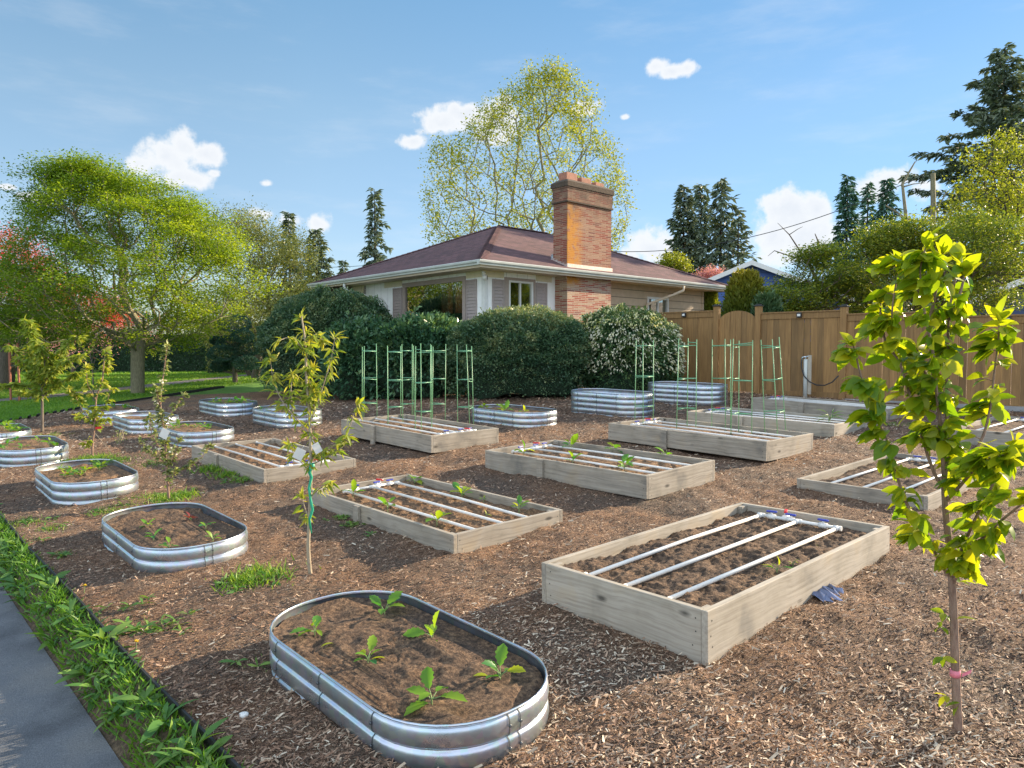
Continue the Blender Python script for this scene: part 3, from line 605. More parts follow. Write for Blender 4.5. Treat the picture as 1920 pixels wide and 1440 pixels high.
def rrect(L, W, r, n=9):
    P = []; N = []
    for cx, cy, a0 in ((1, 1, 0), (-1, 1, 90), (-1, -1, 180), (1, -1, 270)):
        for i in range(n+1):
            a = R(a0+90*i/n); P.append((cx*(L/2-r)+r*math.cos(a), cy*(W/2-r)+r*math.sin(a))); N.append((math.cos(a), math.sin(a)))
    return np.array(P), np.array(N)
TL, TW, TR, TH = 1.78, .89, .40, .43
def tank_meshes():
    P, N = rrect(TL-.03, TW-.03, TR, 10); k = len(P)
    zs = np.linspace(0, -TH, 89)
    def prof(z):   # three wide rolls with narrow grooves between
        q = (-z-.012)/.098 % 1.0
        return np.where(q < .84, .011*np.clip(np.sin(np.pi*q/.84), 0, 1)**.38, -.006*np.sin(np.pi*(q-.84)/.16))
    V = []
    for z in zs: V.append(np.column_stack([P+N*float(prof(z)), np.full(k, z)]))
    V = np.concatenate(V); i = (np.arange(88)[:, None]*k+np.arange(k)[None]).ravel(); j = (np.arange(88)[:, None]*k+((np.arange(k)+1) % k)[None]).ravel()
    wall = npmesh('tank_wall', V, np.column_stack([i, i+k, j+k, j]), smooth=True)
    rim = MB(); loop = [(a, b, .002) for a, b in P]+[(P[0][0], P[0][1], .002)]; rim.tube(loop, .006, 6, cap=False)
    seams = []; spots = []
    for q in range(4): spots += [q*11, q*11+10]
    pts = [(P[s], N[s]) for s in spots]
    for sgn in (-1, 1):
        pts.append((np.array([.0, sgn*(TW-.03)/2]), np.array([0, sgn])))
    for p, n in pts:
        seam = MB(); tdir = np.array([-n[1], n[0]]); prev = None
        for z in zs:
            o = p+n*(float(prof(z))+.0022); a = o-tdir*.003; b = o+tdir*.003; cur = [(a[0], a[1], z), (b[0], b[1], z)]
            if prev: seam.add([prev[0], prev[1], cur[1], cur[0]], [(0, 1, 2, 3)])
            prev = cur
        for z in (-.05, -.148, -.246, -.344):
            o = p+n*.0145; seam.tube([(o[0], o[1], z), (o[0]+n[0]*.007, o[1]+n[1]*.007, z)], [.008, .005], 8)
        seams.append(seam)
    return wall, rim, seams
tw, trim_, tseams = tank_meshes()
def make_tank():
    t = thing('metal_tank', (0, 0, 0), '', 'planter', 'oval corrugated metal planters')
    link('tank_wall', tw, M['steel'], t); trim_.build('rim', M['steel'], t); [q.build('panel_seam', M['steel_dark'], t) for q in tseams]
    return t
tproto = make_tank(); TANKS = {}
def place_tank(i, x, y, h, label, soil=.05, yaw=-.84, sm='soil_tan', res=.05, tilt=(.01, .02)):
    global tproto
    if i == 1: t = tproto
    else:
        t = tproto.copy(); sc.collection.objects.link(t)
        for ch in tproto.children:
            if ch.name.split('.')[0] == 'soil': continue
            c = ch.copy(); sc.collection.objects.link(c); c.parent = t
    z = float(G0(x, y))+.02+h; t.location = (x, y, z); t.rotation_euler = tilt_rot(yaw, *tilt); t['label'] = label
    # soil as a fan of rings inside the wall
    P, N = rrect(TL-.05, TW-.05, TR-.01, 10); rings = np.linspace(0, 1, int(.45/res)+2)[1:]; V = [np.zeros((1, 2))]
    for r in rings: V.append(P*r)
    V = np.concatenate(V); k = len(P); wx, wy = V[:, 0]+x*5, V[:, 1]+y*5
    zz = -soil+.05*fbm(wx, wy, 3, 2, 2)+.06*fbm(wx, wy, 11, 3, 6)+.03*np.abs(fbm(wx, wy, 38, 3, 16))
    F = []; 
    for j in range(len(rings)-1):
        a = 1+j*k; 
        for q in range(k): F.append((a+q, a+k+q, a+k+(q+1) % k, a+(q+1) % k))
    for q in range(k): F.append((0, 1+q, 1+(q+1) % k, 1+(q+1) % k))
    mb = MB(); mb.add(np.column_stack([V, zz]), [f if f[2] != f[3] else f[:3] for f in F], True); mb.build('soil', M[sm], t)
    TANKS[i] = (x, y, z, t); return t
tankspec = [
 (1, -.58, 3.60, .185, 'nearest large oval metal planter at the bottom, six seedlings in dark soil', .045),
 (2, -2.95, 6.19, .175, 'oval metal planter nearest the roadside weeds, holding a red lettuce and pale seedlings', .05),
 (3, -5.07, 8.50, .22, 'oval metal planter in front of the red tagged sapling, two strawberry patches inside', .06),
 (4, -7.30, 10.80, .215, 'metal planter cut by the left edge of the photo, with scattered greens', .06),
 (5, -8.98, 12.50, .22, 'small looking metal planter tucked at the left edge against the lawn, filled with dense greens', .05),
 (6, -8.67, 15.50, .22, 'half sunk metal planter at the lawn edging, directly behind the red tagged sapling', .05),
 (7, -6.95, 13.60, .26, 'nearly empty metal planter touching the one half hidden behind the apple sapling', .09),
 (8, -5.30, 12.00, .22, 'metal planter with a low row of seedlings just behind the apple sapling', .05),
 (9, -6.25, 15.80, .26, 'farthest metal planter of the left group, lettuce row inside, below the cloud pruned pine', .05),
 (10, -4.30, 13.70, .27, 'metal planter half hidden behind the peach sapling leaves', .08),
 (11, .02, 12.60, .24, 'metal planter with bright seedlings in front of the big round bush', .05),
 (12, 1.90, 13.70, .40, 'tall four ridged empty metal planter in front of the flowering bush', .26),
 (13, 3.68, 15.15, .40, 'tall four ridged metal planter standing beside the arched gate', .26)]
for s in tankspec:
    place_tank(s[0], s[1], s[2], s[3], s[4], s[5], sm='soil' if s[0] in (1, 2) else 'soil_tan', res=.011 if s[0] < 4 else .05)
bpy.context.view_layer.update()

# wood chips: past counting, one object
def inside_any(X, Y):
    r = np.zeros(len(X), bool)
    for (t, p, x, y, z, yaw) in BEDS:
        c, s = math.cos(yaw), math.sin(yaw); a = (X-x)*c+(Y-y)*s; b = -(X-x)*s+(Y-y)*c; r |= (np.abs(a) < 1.23) & (np.abs(b) < .62)
    for k, (x, y, z, t) in TANKS.items():
        c, s = math.cos(-.84), math.sin(-.84); a = (X-x)*c+(Y-y)*s; b = -(X-x)*s+(Y-y)*c
        dx = np.maximum(np.abs(a)-(TL/2-TR), 0); dy = np.maximum(np.abs(b)-(TW/2-TR), 0); r |= (dx*dx+dy*dy) < TR*TR*1.02
    return r
n = 300000; Yc = 2.45+15*rng.random(n)**1.75; Xc = (rng.random(n)*2-1)*(.8*Yc+.4)
ok = (sroad(Xc, Yc) < -.01) & (Xc > -10.8) & ~inside_any(Xc, Yc); Xc, Yc = Xc[ok], Yc[ok]; n = len(Xc)
zc = G(Xc, Yc)+.022+.008*wave(Xc, Yc, 5, 3)+.05*fbm(Xc, Yc, 3, 4, 5)*np.clip((16-Yc)/6, .2, 1)+.018*fbm(Xc, Yc, 14, 2, 9)+.006+rng.random(n)*.012
ang = np.where(rng.random(n) < .6, rng.normal(.5, .7, n), rng.random(n)*6.28)
D = np.column_stack([np.cos(ang), np.sin(ang), rng.normal(0, .28, n)]); Ls = .008+.032*rng.random(n)**2.6; big = np.clip(Yc/7, 1, 2.2); Ls *= big; lg = rng.random(n) < .006; Ls[lg] = rng.uniform(.03, .055, lg.sum())
patch = fbm(Xc, Yc, .9, 4, 21); val = np.clip(rng.beta(1.3, 1.9, n)+patch*.95, 0, 1); val[lg] = rng.uniform(.7, 1, lg.sum())
T_CHIP = (np.array([(0, -.5, 0), (1, -.35, 0), (.92, .5, .03), (.06, .42, .02)], float), np.array([(0, 1, 2, 3)]))
o = leaves('wood_chips', np.column_stack([Xc, Yc, zc]), D, Ls, .24, M['chips'], T=T_CHIP, v=val, jit=.35)
tag(o, 'brown and grey bark chips scattered over the garden mulch', 'wood chips', kind='stuff')
# soil crumbs
# ------------------------------------------------------------ tomato cages
def make_cage(x, y, z, label, group, lean=(0, 0), h=1.25, s=.26, rot=0.):
    t = thing('tomato_cage', (x, y, z), label, 'tomato cage', group, (lean[0], lean[1], rot)); C = []
    for k in range(3):
        a = k*2.0944+rng.normal(0, .06); r = s*.577
        b = (r*math.cos(a), r*math.sin(a)); j = rng.normal(0, .012, 2); tp = (b[0]*.95+j[0], b[1]*.95+j[1])
        C.append((b, tp)); pts = [(b[0], b[1], -.12), (tp[0], tp[1], h+rng.uniform(-.02, .04))]
        MB().tube(pts, .0058, 6).build('stake', M['cage'], t)
    for hh in (.27, .70, 1.16):
        for k in range(3):
            (a, at_), (b, bt) = C[k], C[(k+1) % 3]; u = hh/h; dz = rng.normal(0, .012)
            p = (a[0]*(1-u)+at_[0]*u, a[1]*(1-u)+at_[1]*u, hh+dz); q = (b[0]*(1-u)+bt[0]*u, b[1]*(1-u)+bt[1]*u, hh+dz+rng.normal(0, .008))
            MB().tube([p, q], [.0065, .0065], 6).build('brace', M['cage_brace'], t)
    return t
def on_plane(u, v, z):
    d = ray(u, v); t = (z-CAMZ)/d[2]; return CAMZ*0+d[0]*t, d[1]*t
g1 = 'green cages in the bed by the dark bushes'; g2 = 'green cages in the bed in front of the gate'
for (u, v, lab, rot, s) in [(690, 786, 'leftmost green tomato cage, in the grey bed by the dark bushes', .3, .27), (737, 796, 'green tomato cage second from the left in the bed by the dark bushes', .1, .27),
    (792, 806, 'front green tomato cage of the crowded middle of the bed by the dark bushes', .5, .26), (768, 787, 'back left green tomato cage of the crowded middle by the dark bushes', 1.3, .26),
    (818, 789, 'back right green tomato cage of the crowded middle by the dark bushes', .0, .26), (876, 797, 'lone green tomato cage at the right end of the bed by the dark bushes', .9, .27)]:
    x, y = on_plane(u, v, Z-1.2); make_cage(x, y, Z-1.19, lab, g1, (rng.normal(0, .012), rng.normal(0, .012)), 1.25, s, rot)
for (u, v, lab, rot, ln) in [(1207, 796, 'leftmost green tomato cage of the bed in front of the gate', .25, (0, 0)), (1287, 803, 'green tomato cage standing between the flowering bush and the arched gate', 1.25, (0, .01)),
    (1356, 804, 'green tomato cage right in front of the arched gate', .55, (0, -.01)), (1388, 812, 'green tomato cage overlapping the gate post, fourth along its bed', 1.4, (0, .012)), (1455, 812, 'green tomato cage leaning to the left near the standpipe', .35, (0, -.10))]:
    x, y = on_plane(u, v, Z-1.12); make_cage(x, y, Z-1.11, lab, g2, ln, 1.24, .27, rot)

# ------------------------------------------------------------ seedlings
def seedling(x, y, z, h, label, group, n=6, m='lf_seed', T=T_SEED, w=1.0, cat='seedling', vb=.5, name='seedling', lay=.0):
    t = thing(name, (x, y, z-.01), label, cat, group, (0, 0, rng.uniform(0, 6.28))); st = []; P = []; D = []
    for i in range(n):
        a = i*2.4+rng.normal(0, .3); e = rng.uniform(.15, .9) if i > 1 else rng.uniform(.9, 1.3); e = max(e-lay, .05)
        hh = h*rng.uniform(.25, .62); o = np.array([0, 0, hh*.35+.005]); d = np.array([math.cos(a)*math.cos(e), math.sin(a)*math.cos(e), math.sin(e)]); p = o+d*hh*.45
        st.append(([(0, 0, -.02), o*.9, p], [.0035, .003, .002])); P.append(p); D.append(d*np.array([1, 1, .6])+rng.normal(0, .18, 3))
    tubes('stem', st, M['stem'], t, 5)
    leaves('foliage', P, D, h*rng.uniform(.34, .72, n), w*.95, M[m], t, T_TOOTH if T is T_SEED else T, v=np.clip(rng.normal(vb, .25, n), 0, 1), jit=.25)
    return t
def fallen(x, y, z, label, s=.07):
    t = leaves('fallen_leaf', [(x, y, z+.012)], [(rng.normal(), rng.normal(), .25)], s, 1.0, M['lf_seed'], None, T_OV, v=[.98], jit=.2); return tag(t, label, 'leaf')
g = 'seedlings in the nearest metal planter'; zt = TANKS[1][2]-.05
for (u, v, h, lab) in [(590, 1190, .15, 'green seedling nearest the left rim of the nearest metal planter'), (721, 1152, .17, 'tallest bright seedling at the back rim of the nearest metal planter'),
    (811, 1202, .16, 'seedling by the right inner rim of the nearest planter, pale leaf lying beside it'), (690, 1244, .16, 'seedling left of centre in the nearest planter, one leaf trailing on soil'),
    (938, 1275, .18, 'seedling with yellow lower leaves at the right end of the nearest planter'), (810, 1322, .17, 'seedling closest to the camera in the nearest metal planter')]:
    x, y = on_plane(u, v, zt); seedling(x, y, zt, h, lab, g, 6, T=T_SEED)
for (u, v, lab) in [(625, 1210, 'small upright yellow leaf standing alone in the nearest planter soil'), (790, 1201, 'pale green leaf lying on soil in the nearest planter'), (915, 1272, 'yellow leaf lying beside the right seedling of the nearest planter'), (722, 1238, 'pale leaf trailing on soil right of the centre left seedling')]:
    x, y = on_plane(u, v, zt); fallen(x, y, zt, lab)
g = 'plants in the planter nearest the roadside weeds'; zt = TANKS[2][2]-.055
for (u, v, h, m, lab) in [(276, 990, .12, 'lf_seed', 'back left green seedling of the planter nearest the roadside'), (288, 1009, .12, 'lf_seed', 'middle left green seedling of the planter nearest the roadside'),
    (317, 1029, .13, 'lf_seed', 'front green seedling of the planter nearest the roadside'), (399, 1014, .14, 'lf_seed', 'tall thin stemmed seedling at the right of the planter nearest the roadside'),
    (386, 990, .13, 'lf_seed', 'back right pale seedling of the planter nearest the roadside'), (357, 975, .10, 'lf_lettuce', 'small red lettuce at the back of the planter nearest the roadside')]:
    x, y = on_plane(u, v, zt); seedling(x, y, zt, h, lab, g, 8 if m == 'lf_lettuce' else 5, m, vb=.35)
zt = TANKS[3][2]-.06
for (u, v), w_ in zip(sorted([(115, 881), (125, 886), (137, 890), (150, 893), (122, 894), (160, 886)]), ORD(6)):
    x, y = on_plane(u, v, zt); seedling(x, y, zt, .13, w_+' strawberry plant of the left patch before the red tagged sapling', 'left strawberry patch', 8, 'lf_seed', T_OV, 1.1, 'plant', .6)
for (u, v), w_ in zip(sorted([(180, 872), (190, 876), (200, 873), (186, 882)]), ORD(4)):
    x, y = on_plane(u, v, zt); seedling(x, y, zt, .14, w_+' strawberry plant of the right patch before the red tagged sapling', 'right strawberry patch', 9, 'lf_seed', T_OV, 1.1, 'plant', .6)
def rowseed(i, pts, h, lab, grp, m='lf_seed', n=6, vb=.45):
    zt = TANKS[i][2]-.05
    for (u, v), w_ in zip(sorted(pts), ORD(len(pts))):
        x, y = on_plane(u, v, zt); seedling(x, y, zt, h*rng.uniform(.8, 1.2), w_+' '+lab, grp, n, m, T_OV, 1.1, 'seedling', vb)
rowseed(4, [(40, 843), (14, 836), (30, 828), (72, 830), (92, 836), (106, 840), (8, 845)], .17, 'green seedling from the left in the leafy planter cut by the left edge', 'seedlings in the second planter at the left edge')
rowseed(5, [(8, 806), (18, 803), (28, 807), (12, 800), (36, 809), (22, 810)], .2, 'dense salad plant from the left in the planter tucked against the lawn', 'salad plants at the left edge', n=9)
rowseed(6, [(190, 768), (214, 766), (233, 768), (245, 767)], .17, 'seedling from the left in the half sunk planter at the lawn edging', 'seedlings in the half sunk planter')
rowseed(8, [(335, 803), (352, 801), (368, 803), (382, 801), (393, 805), (325, 806)], .15, 'seedling from the left in the low row behind the apple sapling', 'seedlings in the planter behind the apple sapling')
rowseed(9, [(402, 758), (415, 757), (428, 757), (441, 757), (453, 757), (465, 758)], .2, 'lettuce from the left in the farthest planter of the left group', 'lettuce row in the farthest left planter', n=9)
rowseed(10, [(490, 770), (505, 771), (520, 770), (545, 772)], .13, 'dark seedling from the left in the planter behind the peach sapling', 'seedlings behind the peach sapling', vb=.2)
zt = TANKS[11][2]-.05
for u, v, h, lab in [(947, 773, .24, 'tallest yellow green seedling in the planter before the big round bush'), (907, 768, .17, 'pale seedling, left one in the planter before the big round bush'), (983, 775, .18, 'seedling at the right of the planter before the big round bush')]:
    x, y = on_plane(u, v, zt); seedling(x, y, zt, h, lab, 'seedlings before the big round bush', 7, 'lf_seed', T_SEED, 1, vb=.7)
zt = Z-1.435-.045; g = 'seedlings in the bed beside the peach sapling'
for (u, v, h, n, lab) in [(662, 928, .17, 5, 'broad leaved seedling in the far left corner of the bed beside the peach sapling'), (727, 957, .17, 4, 'bright two leaved seedling beside the cleat of the bed by the peach sapling'), (819, 982, .19, 5, 'blue green seedling nearest the front corner of the bed by the peach sapling'),
    (777, 906, .16, 8, 'bushy seedling in the back corner of the bed by the peach sapling'), (866, 932, .19, 8, 'largest seedling at the middle of the back board of the bed by the peach sapling'), (973, 959, .17, 5, 'seedling at the right end of the bed by the peach sapling'),
    (907, 938, .08, 4, 'tiny sprout at the back board of the bed by the peach sapling'), (912, 967, .07, 3, 'tiny yellow sprout between two pipes of the bed by the peach sapling')]:
    x, y = on_plane(u, v, zt); seedling(x, y, zt, h, lab, g, n, T=T_SEED, w=1.15, vb=.55 if 'yellow' not in lab else .98)
zt = Z-1.22-.045; g = 'purple stemmed seedlings in the middle raised bed'
for (u, v, h, n, lab) in [(982, 852, .18, 5, 'seedling beside the manifold elbow in the middle raised bed'), (1070, 842, .24, 6, 'tallest purple stemmed seedling at the back of the middle raised bed'), (1152, 848, .22, 6, 'wide leaved seedling at the back board centre of the middle raised bed'),
    (1247, 861, .19, 5, 'seedling at the back right of the middle raised bed'), (1074, 867, .17, 5, 'seedling between the front pipes of the middle raised bed'), (1171, 881, .22, 7, 'dark stemmed seedling at the front board of the middle raised bed')]:
    x, y = on_plane(u, v, zt); seedling(x, y, zt, h, lab, g, n, T=T_SEED, w=1.0, vb=.5)
x, y = on_plane(1457, 1074, Z-1.39); seedling(x, y, Z-1.39, .14, 'small upright weed sprouting inside the nearest wooden bed', None, 5, T=T_LAN, vb=.8, cat='weed', name='weed')
x, y = on_plane(1487, 1058, Z-1.39); seedling(x, y, Z-1.39, .06, 'tiny sprout behind the upright weed in the nearest wooden bed', None, 4, T=T_LAN, vb=.8, cat='weed', name='weed')
p = GP(1556, 1068); seedling(p[0], p[1], p[2]+.03, .17, 'thin two leaved weed against the outer board of the nearest wooden bed', None, 4, T=T_OV, vb=.7, cat='weed', name='weed')
x, y = on_plane(1556, 790, Z-1.08); seedling(x, y, Z-1.08, .3, 'spiky weed clump in the second bed from the fence', None, 16, 'lf_weed', T_LAN, .5, 'weed', name='weed')
# ------------------------------------------------------------ the house
HX, HY, HZ = -.747, 19.56, CAMZ
ND = np.array([.741, .671]); NW = np.array([-.671, .741]); HA = math.atan2(.671, .741)
def tx(u):   # distance along the right wall (local x) seen at column u
    r = (u-960)/FPX; return (r*HY-HX)/(ND[0]-r*ND[1])
def ty(u):   # distance along the left wall (local y)
    r = (u-960)/FPX; return (r*HY-HX)/(NW[0]-r*NW[1])
EZ = 3.99; WX, WY = 10.5, 7.9; OV = .75; PI_ = .42
hz0 = .2
house = thing('house', (HX, HY, 0), 'low brick and white house with a maroon hipped roof and a tall brick chimney', 'house', rot=(0, 0, HA))
def part(name, mb, m, parent=house, **k): return mb.build(name, m, parent, **k)
SO = EZ-.16   # soffit height
def wall_with_hole(name, axis_, a0, a1, z0, z1, holes, m, th=.12, off=0.0):
    """axis 0: wall along x at y=off (outside is -y); axis 1: along y at x=off (outside is -x)"""
    mb = MB(); cuts = sorted(holes)
    def b(p, q, u, w):
        if q-p < 1e-4 or w-u < 1e-4: return
        if axis_ == 0: mb.box(p, q, off, off+th, u, w)
        else: mb.box(off, off+th, p, q, u, w)
    x = a0
    for (p, q, u, w) in cuts: b(x, p, z0, z1); b(p, q, z0, u); b(p, q, w, z1); x = q
    b(x, a1, z0, z1); return part(name, mb, M[m])
sw0, sw1 = tx(945.5), tx(1003)         # sliding window
bw0, bw1 = tx(1212), tx(1251)          # small window
CH0, CH1 = 2.72, 4.67                  # chimney
pw0, pw1 = ty(874), ty(757)            # picture window
yend = ty(684.4)
zsl, zsh = 2.1, 3.70
wall_with_hole('front_wall', 0, .125, CH0+.4, hz0, SO, [(sw0, sw1, zsl, zsh)], 'whitewall')
wall_with_hole('side_wall', 0, CH0+.403, WX, hz0, SO, [(bw0, bw1, 2.75, 3.47)], 'tansiding', off=.003)
wall_with_hole('picture_wall', 1, 0, yend, hz0, SO, [(pw0, pw1, 1.75, 3.74)], 'whitewall')
part('porch_wall', MB().box(1.5, 1.62, yend, WY, hz0, SO).box(.0, 1.5, yend-.12, yend-.004, hz0, SO), M['taupe'])
part('rear_wall', MB().box(WX-.12, WX-.002, .13, WY, hz0, SO-.002).box(1.63, WX-.13, WY-.12, WY-.002, hz0, SO-.002), M['tansiding'])
part('corner_trim', MB().box(-.02, .1, -.02, .1, hz0, SO-.001), M['white'], bevel=.004)
part('corner_trim', MB().box(WX-.1, WX+.02, -.02, .1, hz0, SO-.001), M['tansiding'], bevel=.004)
# soffit, roof, gutters
part('soffit', MB().box(-OV+.02, WX+OV-.02, -OV+.02, WY+OV-.02, SO, SO+.03), M['soffit'])
ex0, ex1, ey0, ey1 = -OV, WX+OV, -OV, WY+OV; hw = (ey1-ey0)/2; zr = EZ+hw*PI_; ym = (ey0+ey1)/2
def roofmesh(name, x0, x1, y0, y1, z, pitch, m, parent, th=.05):
    hw_ = (y1-y0)/2; ym_ = (y0+y1)/2; zt_ = z+hw_*pitch
    A = [(x0, y0, z), (x1, y0, z), (x1, y1, z), (x0, y1, z), (x0+hw_, ym_, zt_), (x1-hw_, ym_, zt_)]
    F_ = [(0, 1, 5, 4), (1, 2, 5), (2, 3, 4, 5), (3, 0, 4)]
    B = [(a, b, c-th) for a, b, c in A]
    me_ = bpy.data.meshes.new(name); me_.from_pydata(A+B, [], F_+[(0, 6, 7, 1), (1, 7, 8, 2), (2, 8, 9, 3), (3, 9, 6, 0)]); me_.update()
    l = me_.uv_layers.new(name='UVMap'); s = math.sqrt(1+pitch*pitch)
    for p in me_.polygons:
        along_x = abs(p.normal.y) > abs(p.normal.x)
        for li in p.loop_indices:
            c = me_.vertices[me_.loops[li].vertex_index].co
            l.data[li].uv = (c.x, abs(c.z-z)/pitch*s) if along_x else (c.y+31.3, abs(c.z-z)/pitch*s)
    return link(name, me_, m, parent)
rf = roofmesh('roof', ex0, ex1, ey0, ey1, EZ, PI_, M['shingle'], house)
def caprun(p, q, name='ridge_cap'):
    mb = MB(); P = np.array(p); Q = np.array(q); L = np.linalg.norm(Q-P); n = int(L/.2); d = (Q-P)/L; s = np.array([-d[1], d[0], 0]); s = s/np.linalg.norm(s)
    for i in range(n):
        a = P+d*(i*.2); b = P+d*(i*.2+.24); h = .022; w = .14
        mb.add([a-s*w+(0, 0, h-.035), a+(0, 0, h+.02), a+s*w+(0, 0, h-.035), b-s*w+(0, 0, h-.05), b+(0, 0, h+.008), b+s*w+(0, 0, h-.05)], [(0, 1, 4, 3), (1, 2, 5, 4)], val=random.random())
    return part(name, mb, M['shingle'], rf)
ap = (ex0+hw, ym, zr); aq = (ex1-hw, ym, zr)
caprun(ap, aq); caprun((ex0, ey0, EZ), ap, 'hip_cap'); caprun((ex1, ey0, EZ), aq, 'hip_cap'); caprun((ex0, ey1, EZ), ap, 'hip_cap')
def gutter(x0, x1, y0, y1, z, parent, m='gutter'):
    """k-style gutter run along x (y0==y1) or y"""
    prof = [(0, .0), (-.11, .0), (-.125, -.015), (-.115, -.06), (-.08, -.09), (-.075, -.125), (0, -.125)]
    mb = MB(); vs = []; ends = ((x0, y0), (x1, y1))
    for (x, y) in ends:
        for (o, h) in prof: vs.append((x, y+o, z+h) if y0 == y1 else (x+o, y, z+h))
    n = len(prof); mb.add(vs, [(i, i+1, n+i+1, n+i) for i in range(n-1)]+[tuple(range(n)), tuple(range(n, 2*n))[::-1]])
    return mb.build('gutter', M[m], parent)
gutter(ex0-.125, ex1, ey0, ey0, EZ-.005, house); gutter(ex0, ex0, ey0+.001, ey1, EZ-.006, house)
part('fascia', MB().box(ex0+.002, ex0+.022, ey0+.02, ey1, SO-.03, EZ-.02), M['soffit']); part('fascia', MB().box(ex0, ex1, ey0+.002, ey0+.02, SO-.031, EZ-.02), M['soffit'])
# windows
def shutter(axis_, a0, a1, z0, z1):
    mb = MB(); d = -.035
    def b(p, q, u, w, e0, e1):
        if axis_ == 0: mb.box(p, q, e0, e1, u, w)
        else: mb.box(e0, e1, p, q, u, w)
    f = .045; b(a0, a0+f, z0, z1, d, -.002); b(a1-f, a1, z0, z1, d, -.002); b(a0+f, a1-f, z1-f, z1, d+.002, -.002); b(a0+f, a1-f, z0, z0+f, d+.002, -.002)
    n = int((z1-z0-2*f)/.085); 
    for i in range(n):
        z = z0+f+i*(z1-z0-2*f)/n; h = (z1-z0-2*f)/n
        P = [(a0+f, -.028, z+.006), (a1-f, -.028, z+.006), (a1-f, -.008, z+h), (a0+f, -.008, z+h), (a0+f, -.018, z), (a1-f, -.018, z), (a1-f, -.003, z+h), (a0+f, -.003, z+h)]
        if axis_ == 1: P = [(y, x, z_) for x, y, z_ in P]
        mb.add(P, [(0, 1, 2, 3), (4, 7, 6, 5), (0, 4, 5, 1), (3, 2, 6, 7)])
    return part('shutter', mb, M['shutter'])
shutter(0, tx(922.5), tx(944.5), zsl, 3.62); shutter(0, tx(1004), tx(1024.5), zsl, 3.62)
shutter(1, ty(895), ty(875.5), 1.75, 3.62); shutter(1, ty(755.5), ty(739), 1.75, 3.62)
for a, b, ax in ((tx(906), tx(944), 0), (tx(1004.5), tx(1033), 0)): part('frieze', MB().box(a, b, -.025, -.002, 3.66, SO-.002), M['cream'])
for a, b in ((.02, ty(875.5)), (ty(755.5), ty(739)+.5)): part('frieze', MB().box(-.025, -.002, a, b, 3.66, SO-.002), M['cream'])
def window(axis_, a0, a1, z0, z1, mull, m, fw=.06, glass='glass', off=0.0):
    mb = MB()
    def bb(mb_, p, q, u, w, e0, e1):
        if axis_ == 0: mb_.box(p, q, e0+off, e1+off, u, w)
        else: mb_.box(e0+off, e1+off, p, q, u, w)
    bb(mb, a0, a0+fw, z0, z1, -.03, .06); bb(mb, a1-fw, a1, z0, z1, -.03, .06); bb(mb, a0+fw, a1-fw, z1-fw, z1, -.028, .06); bb(mb, a0+fw, a1-fw, z0, z0+fw, -.028, .06)
    for t in mull: bb(mb, a0+(a1-a0)*t-fw*.35, a0+(a1-a0)*t+fw*.35, z0+fw, z1-fw, -.02, .04)
    w = part('window', mb, M[m])
    p = MB()
    if axis_ == 0: p.add([(a0+fw, .02+off, z0+fw), (a1-fw, .02+off, z0+fw), (a1-fw, .02+off, z1-fw), (a0+fw, .02+off, z1-fw)], [(0, 1, 2, 3)])
    else: p.add([(.02, a1-fw, z0+fw), (.02, a0+fw, z0+fw), (.02, a0+fw, z1-fw), (.02, a1-fw, z1-fw)], [(0, 1, 2, 3)])
    p.build('pane', M[glass], w); return w
part('window_surround', MB().box(sw0-.0, sw0+.16, -.02, .0, zsl, zsh).box(sw1-.1, sw1, -.02, .0, zsl, zsh).box(sw0+.16, sw1-.1, -.019, 0, zsh-.08, zsh), M['taupe'])
window(0, sw0+.16, sw1-.1, zsl, zsh-.08, [.48], 'white', .05); window(0, bw0, bw1, 2.75, 3.47, [.5], 'white', .07, off=-.01)
window(1, pw0, pw1, 1.75, 3.74, [], 'taupe', .13)
part('room', MB().box(.5, 6.5, 6.02, 6.08, hz0, SO-.05).box(6.5, 6.56, .2, 6.02, hz0, SO-.05).box(.2, 6.5, .2, 6.0, hz0+.2, hz0+.25).box(.2, 6.5, .3, 6.0, SO-.08, SO-.05), M['roomdark'])
part('reflection_panel', MB().box(.35, .42, ty(800), ty(768), .6, 3.55), M['reflection_panel']); part('reflection_post', MB().box(.5, .7, ty(815), ty(803), .6, 3.7), M['roomwood'])  # green panels and brown post stand in for reflections in the glass
part('reflection_panel', MB().box(.35, .42, ty(870), ty(822), .6, 2.75), M['reflection_panel']); part('room_door', MB().box(sw0, sw1, 2.2, 2.26, .6, 3.6), M['roomwood'])
lampo = MB().tube([(0, 0, -.12), (0, 0, .12)], [.1, .06], 12).build('room_lamp', emis('lamp shade glow', (.9, .3, .1), .8), house, loc=(tx(962), 1.2, 2.85))
# chandelier hangs in the picture window
c = np.array([1.0, ty(839)-.1]); wc = np.array([HX, HY])+ND*c[0]+NW*c[1]
ch = thing('chandelier', (wc[0], wc[1], 3.18), 'lit chandelier with small candle bulbs hanging behind the large picture window', 'chandelier')
MB().tube([(0, 0, 0), (0, 0, .55)], .012, 6).build('rod', M['iron'], ch)
for i in range(6):
    a = i*1.047; r = .30 if i % 2 else .26; zz = .10 if i % 2 else -.02
    MB().tube([(0, 0, 0), (r*.6*math.cos(a), r*.6*math.sin(a), zz-.12), (r*math.cos(a), r*math.sin(a), zz-.04)], .008, 6).build('arm', M['iron'], ch)
    MB().tube([(0, 0, 0), (0, 0, .03), (0, 0, .08)], [.012, .022, .004], 8).build('bulb', M['bulb'], ch, loc=(r*math.cos(a), r*math.sin(a), zz))
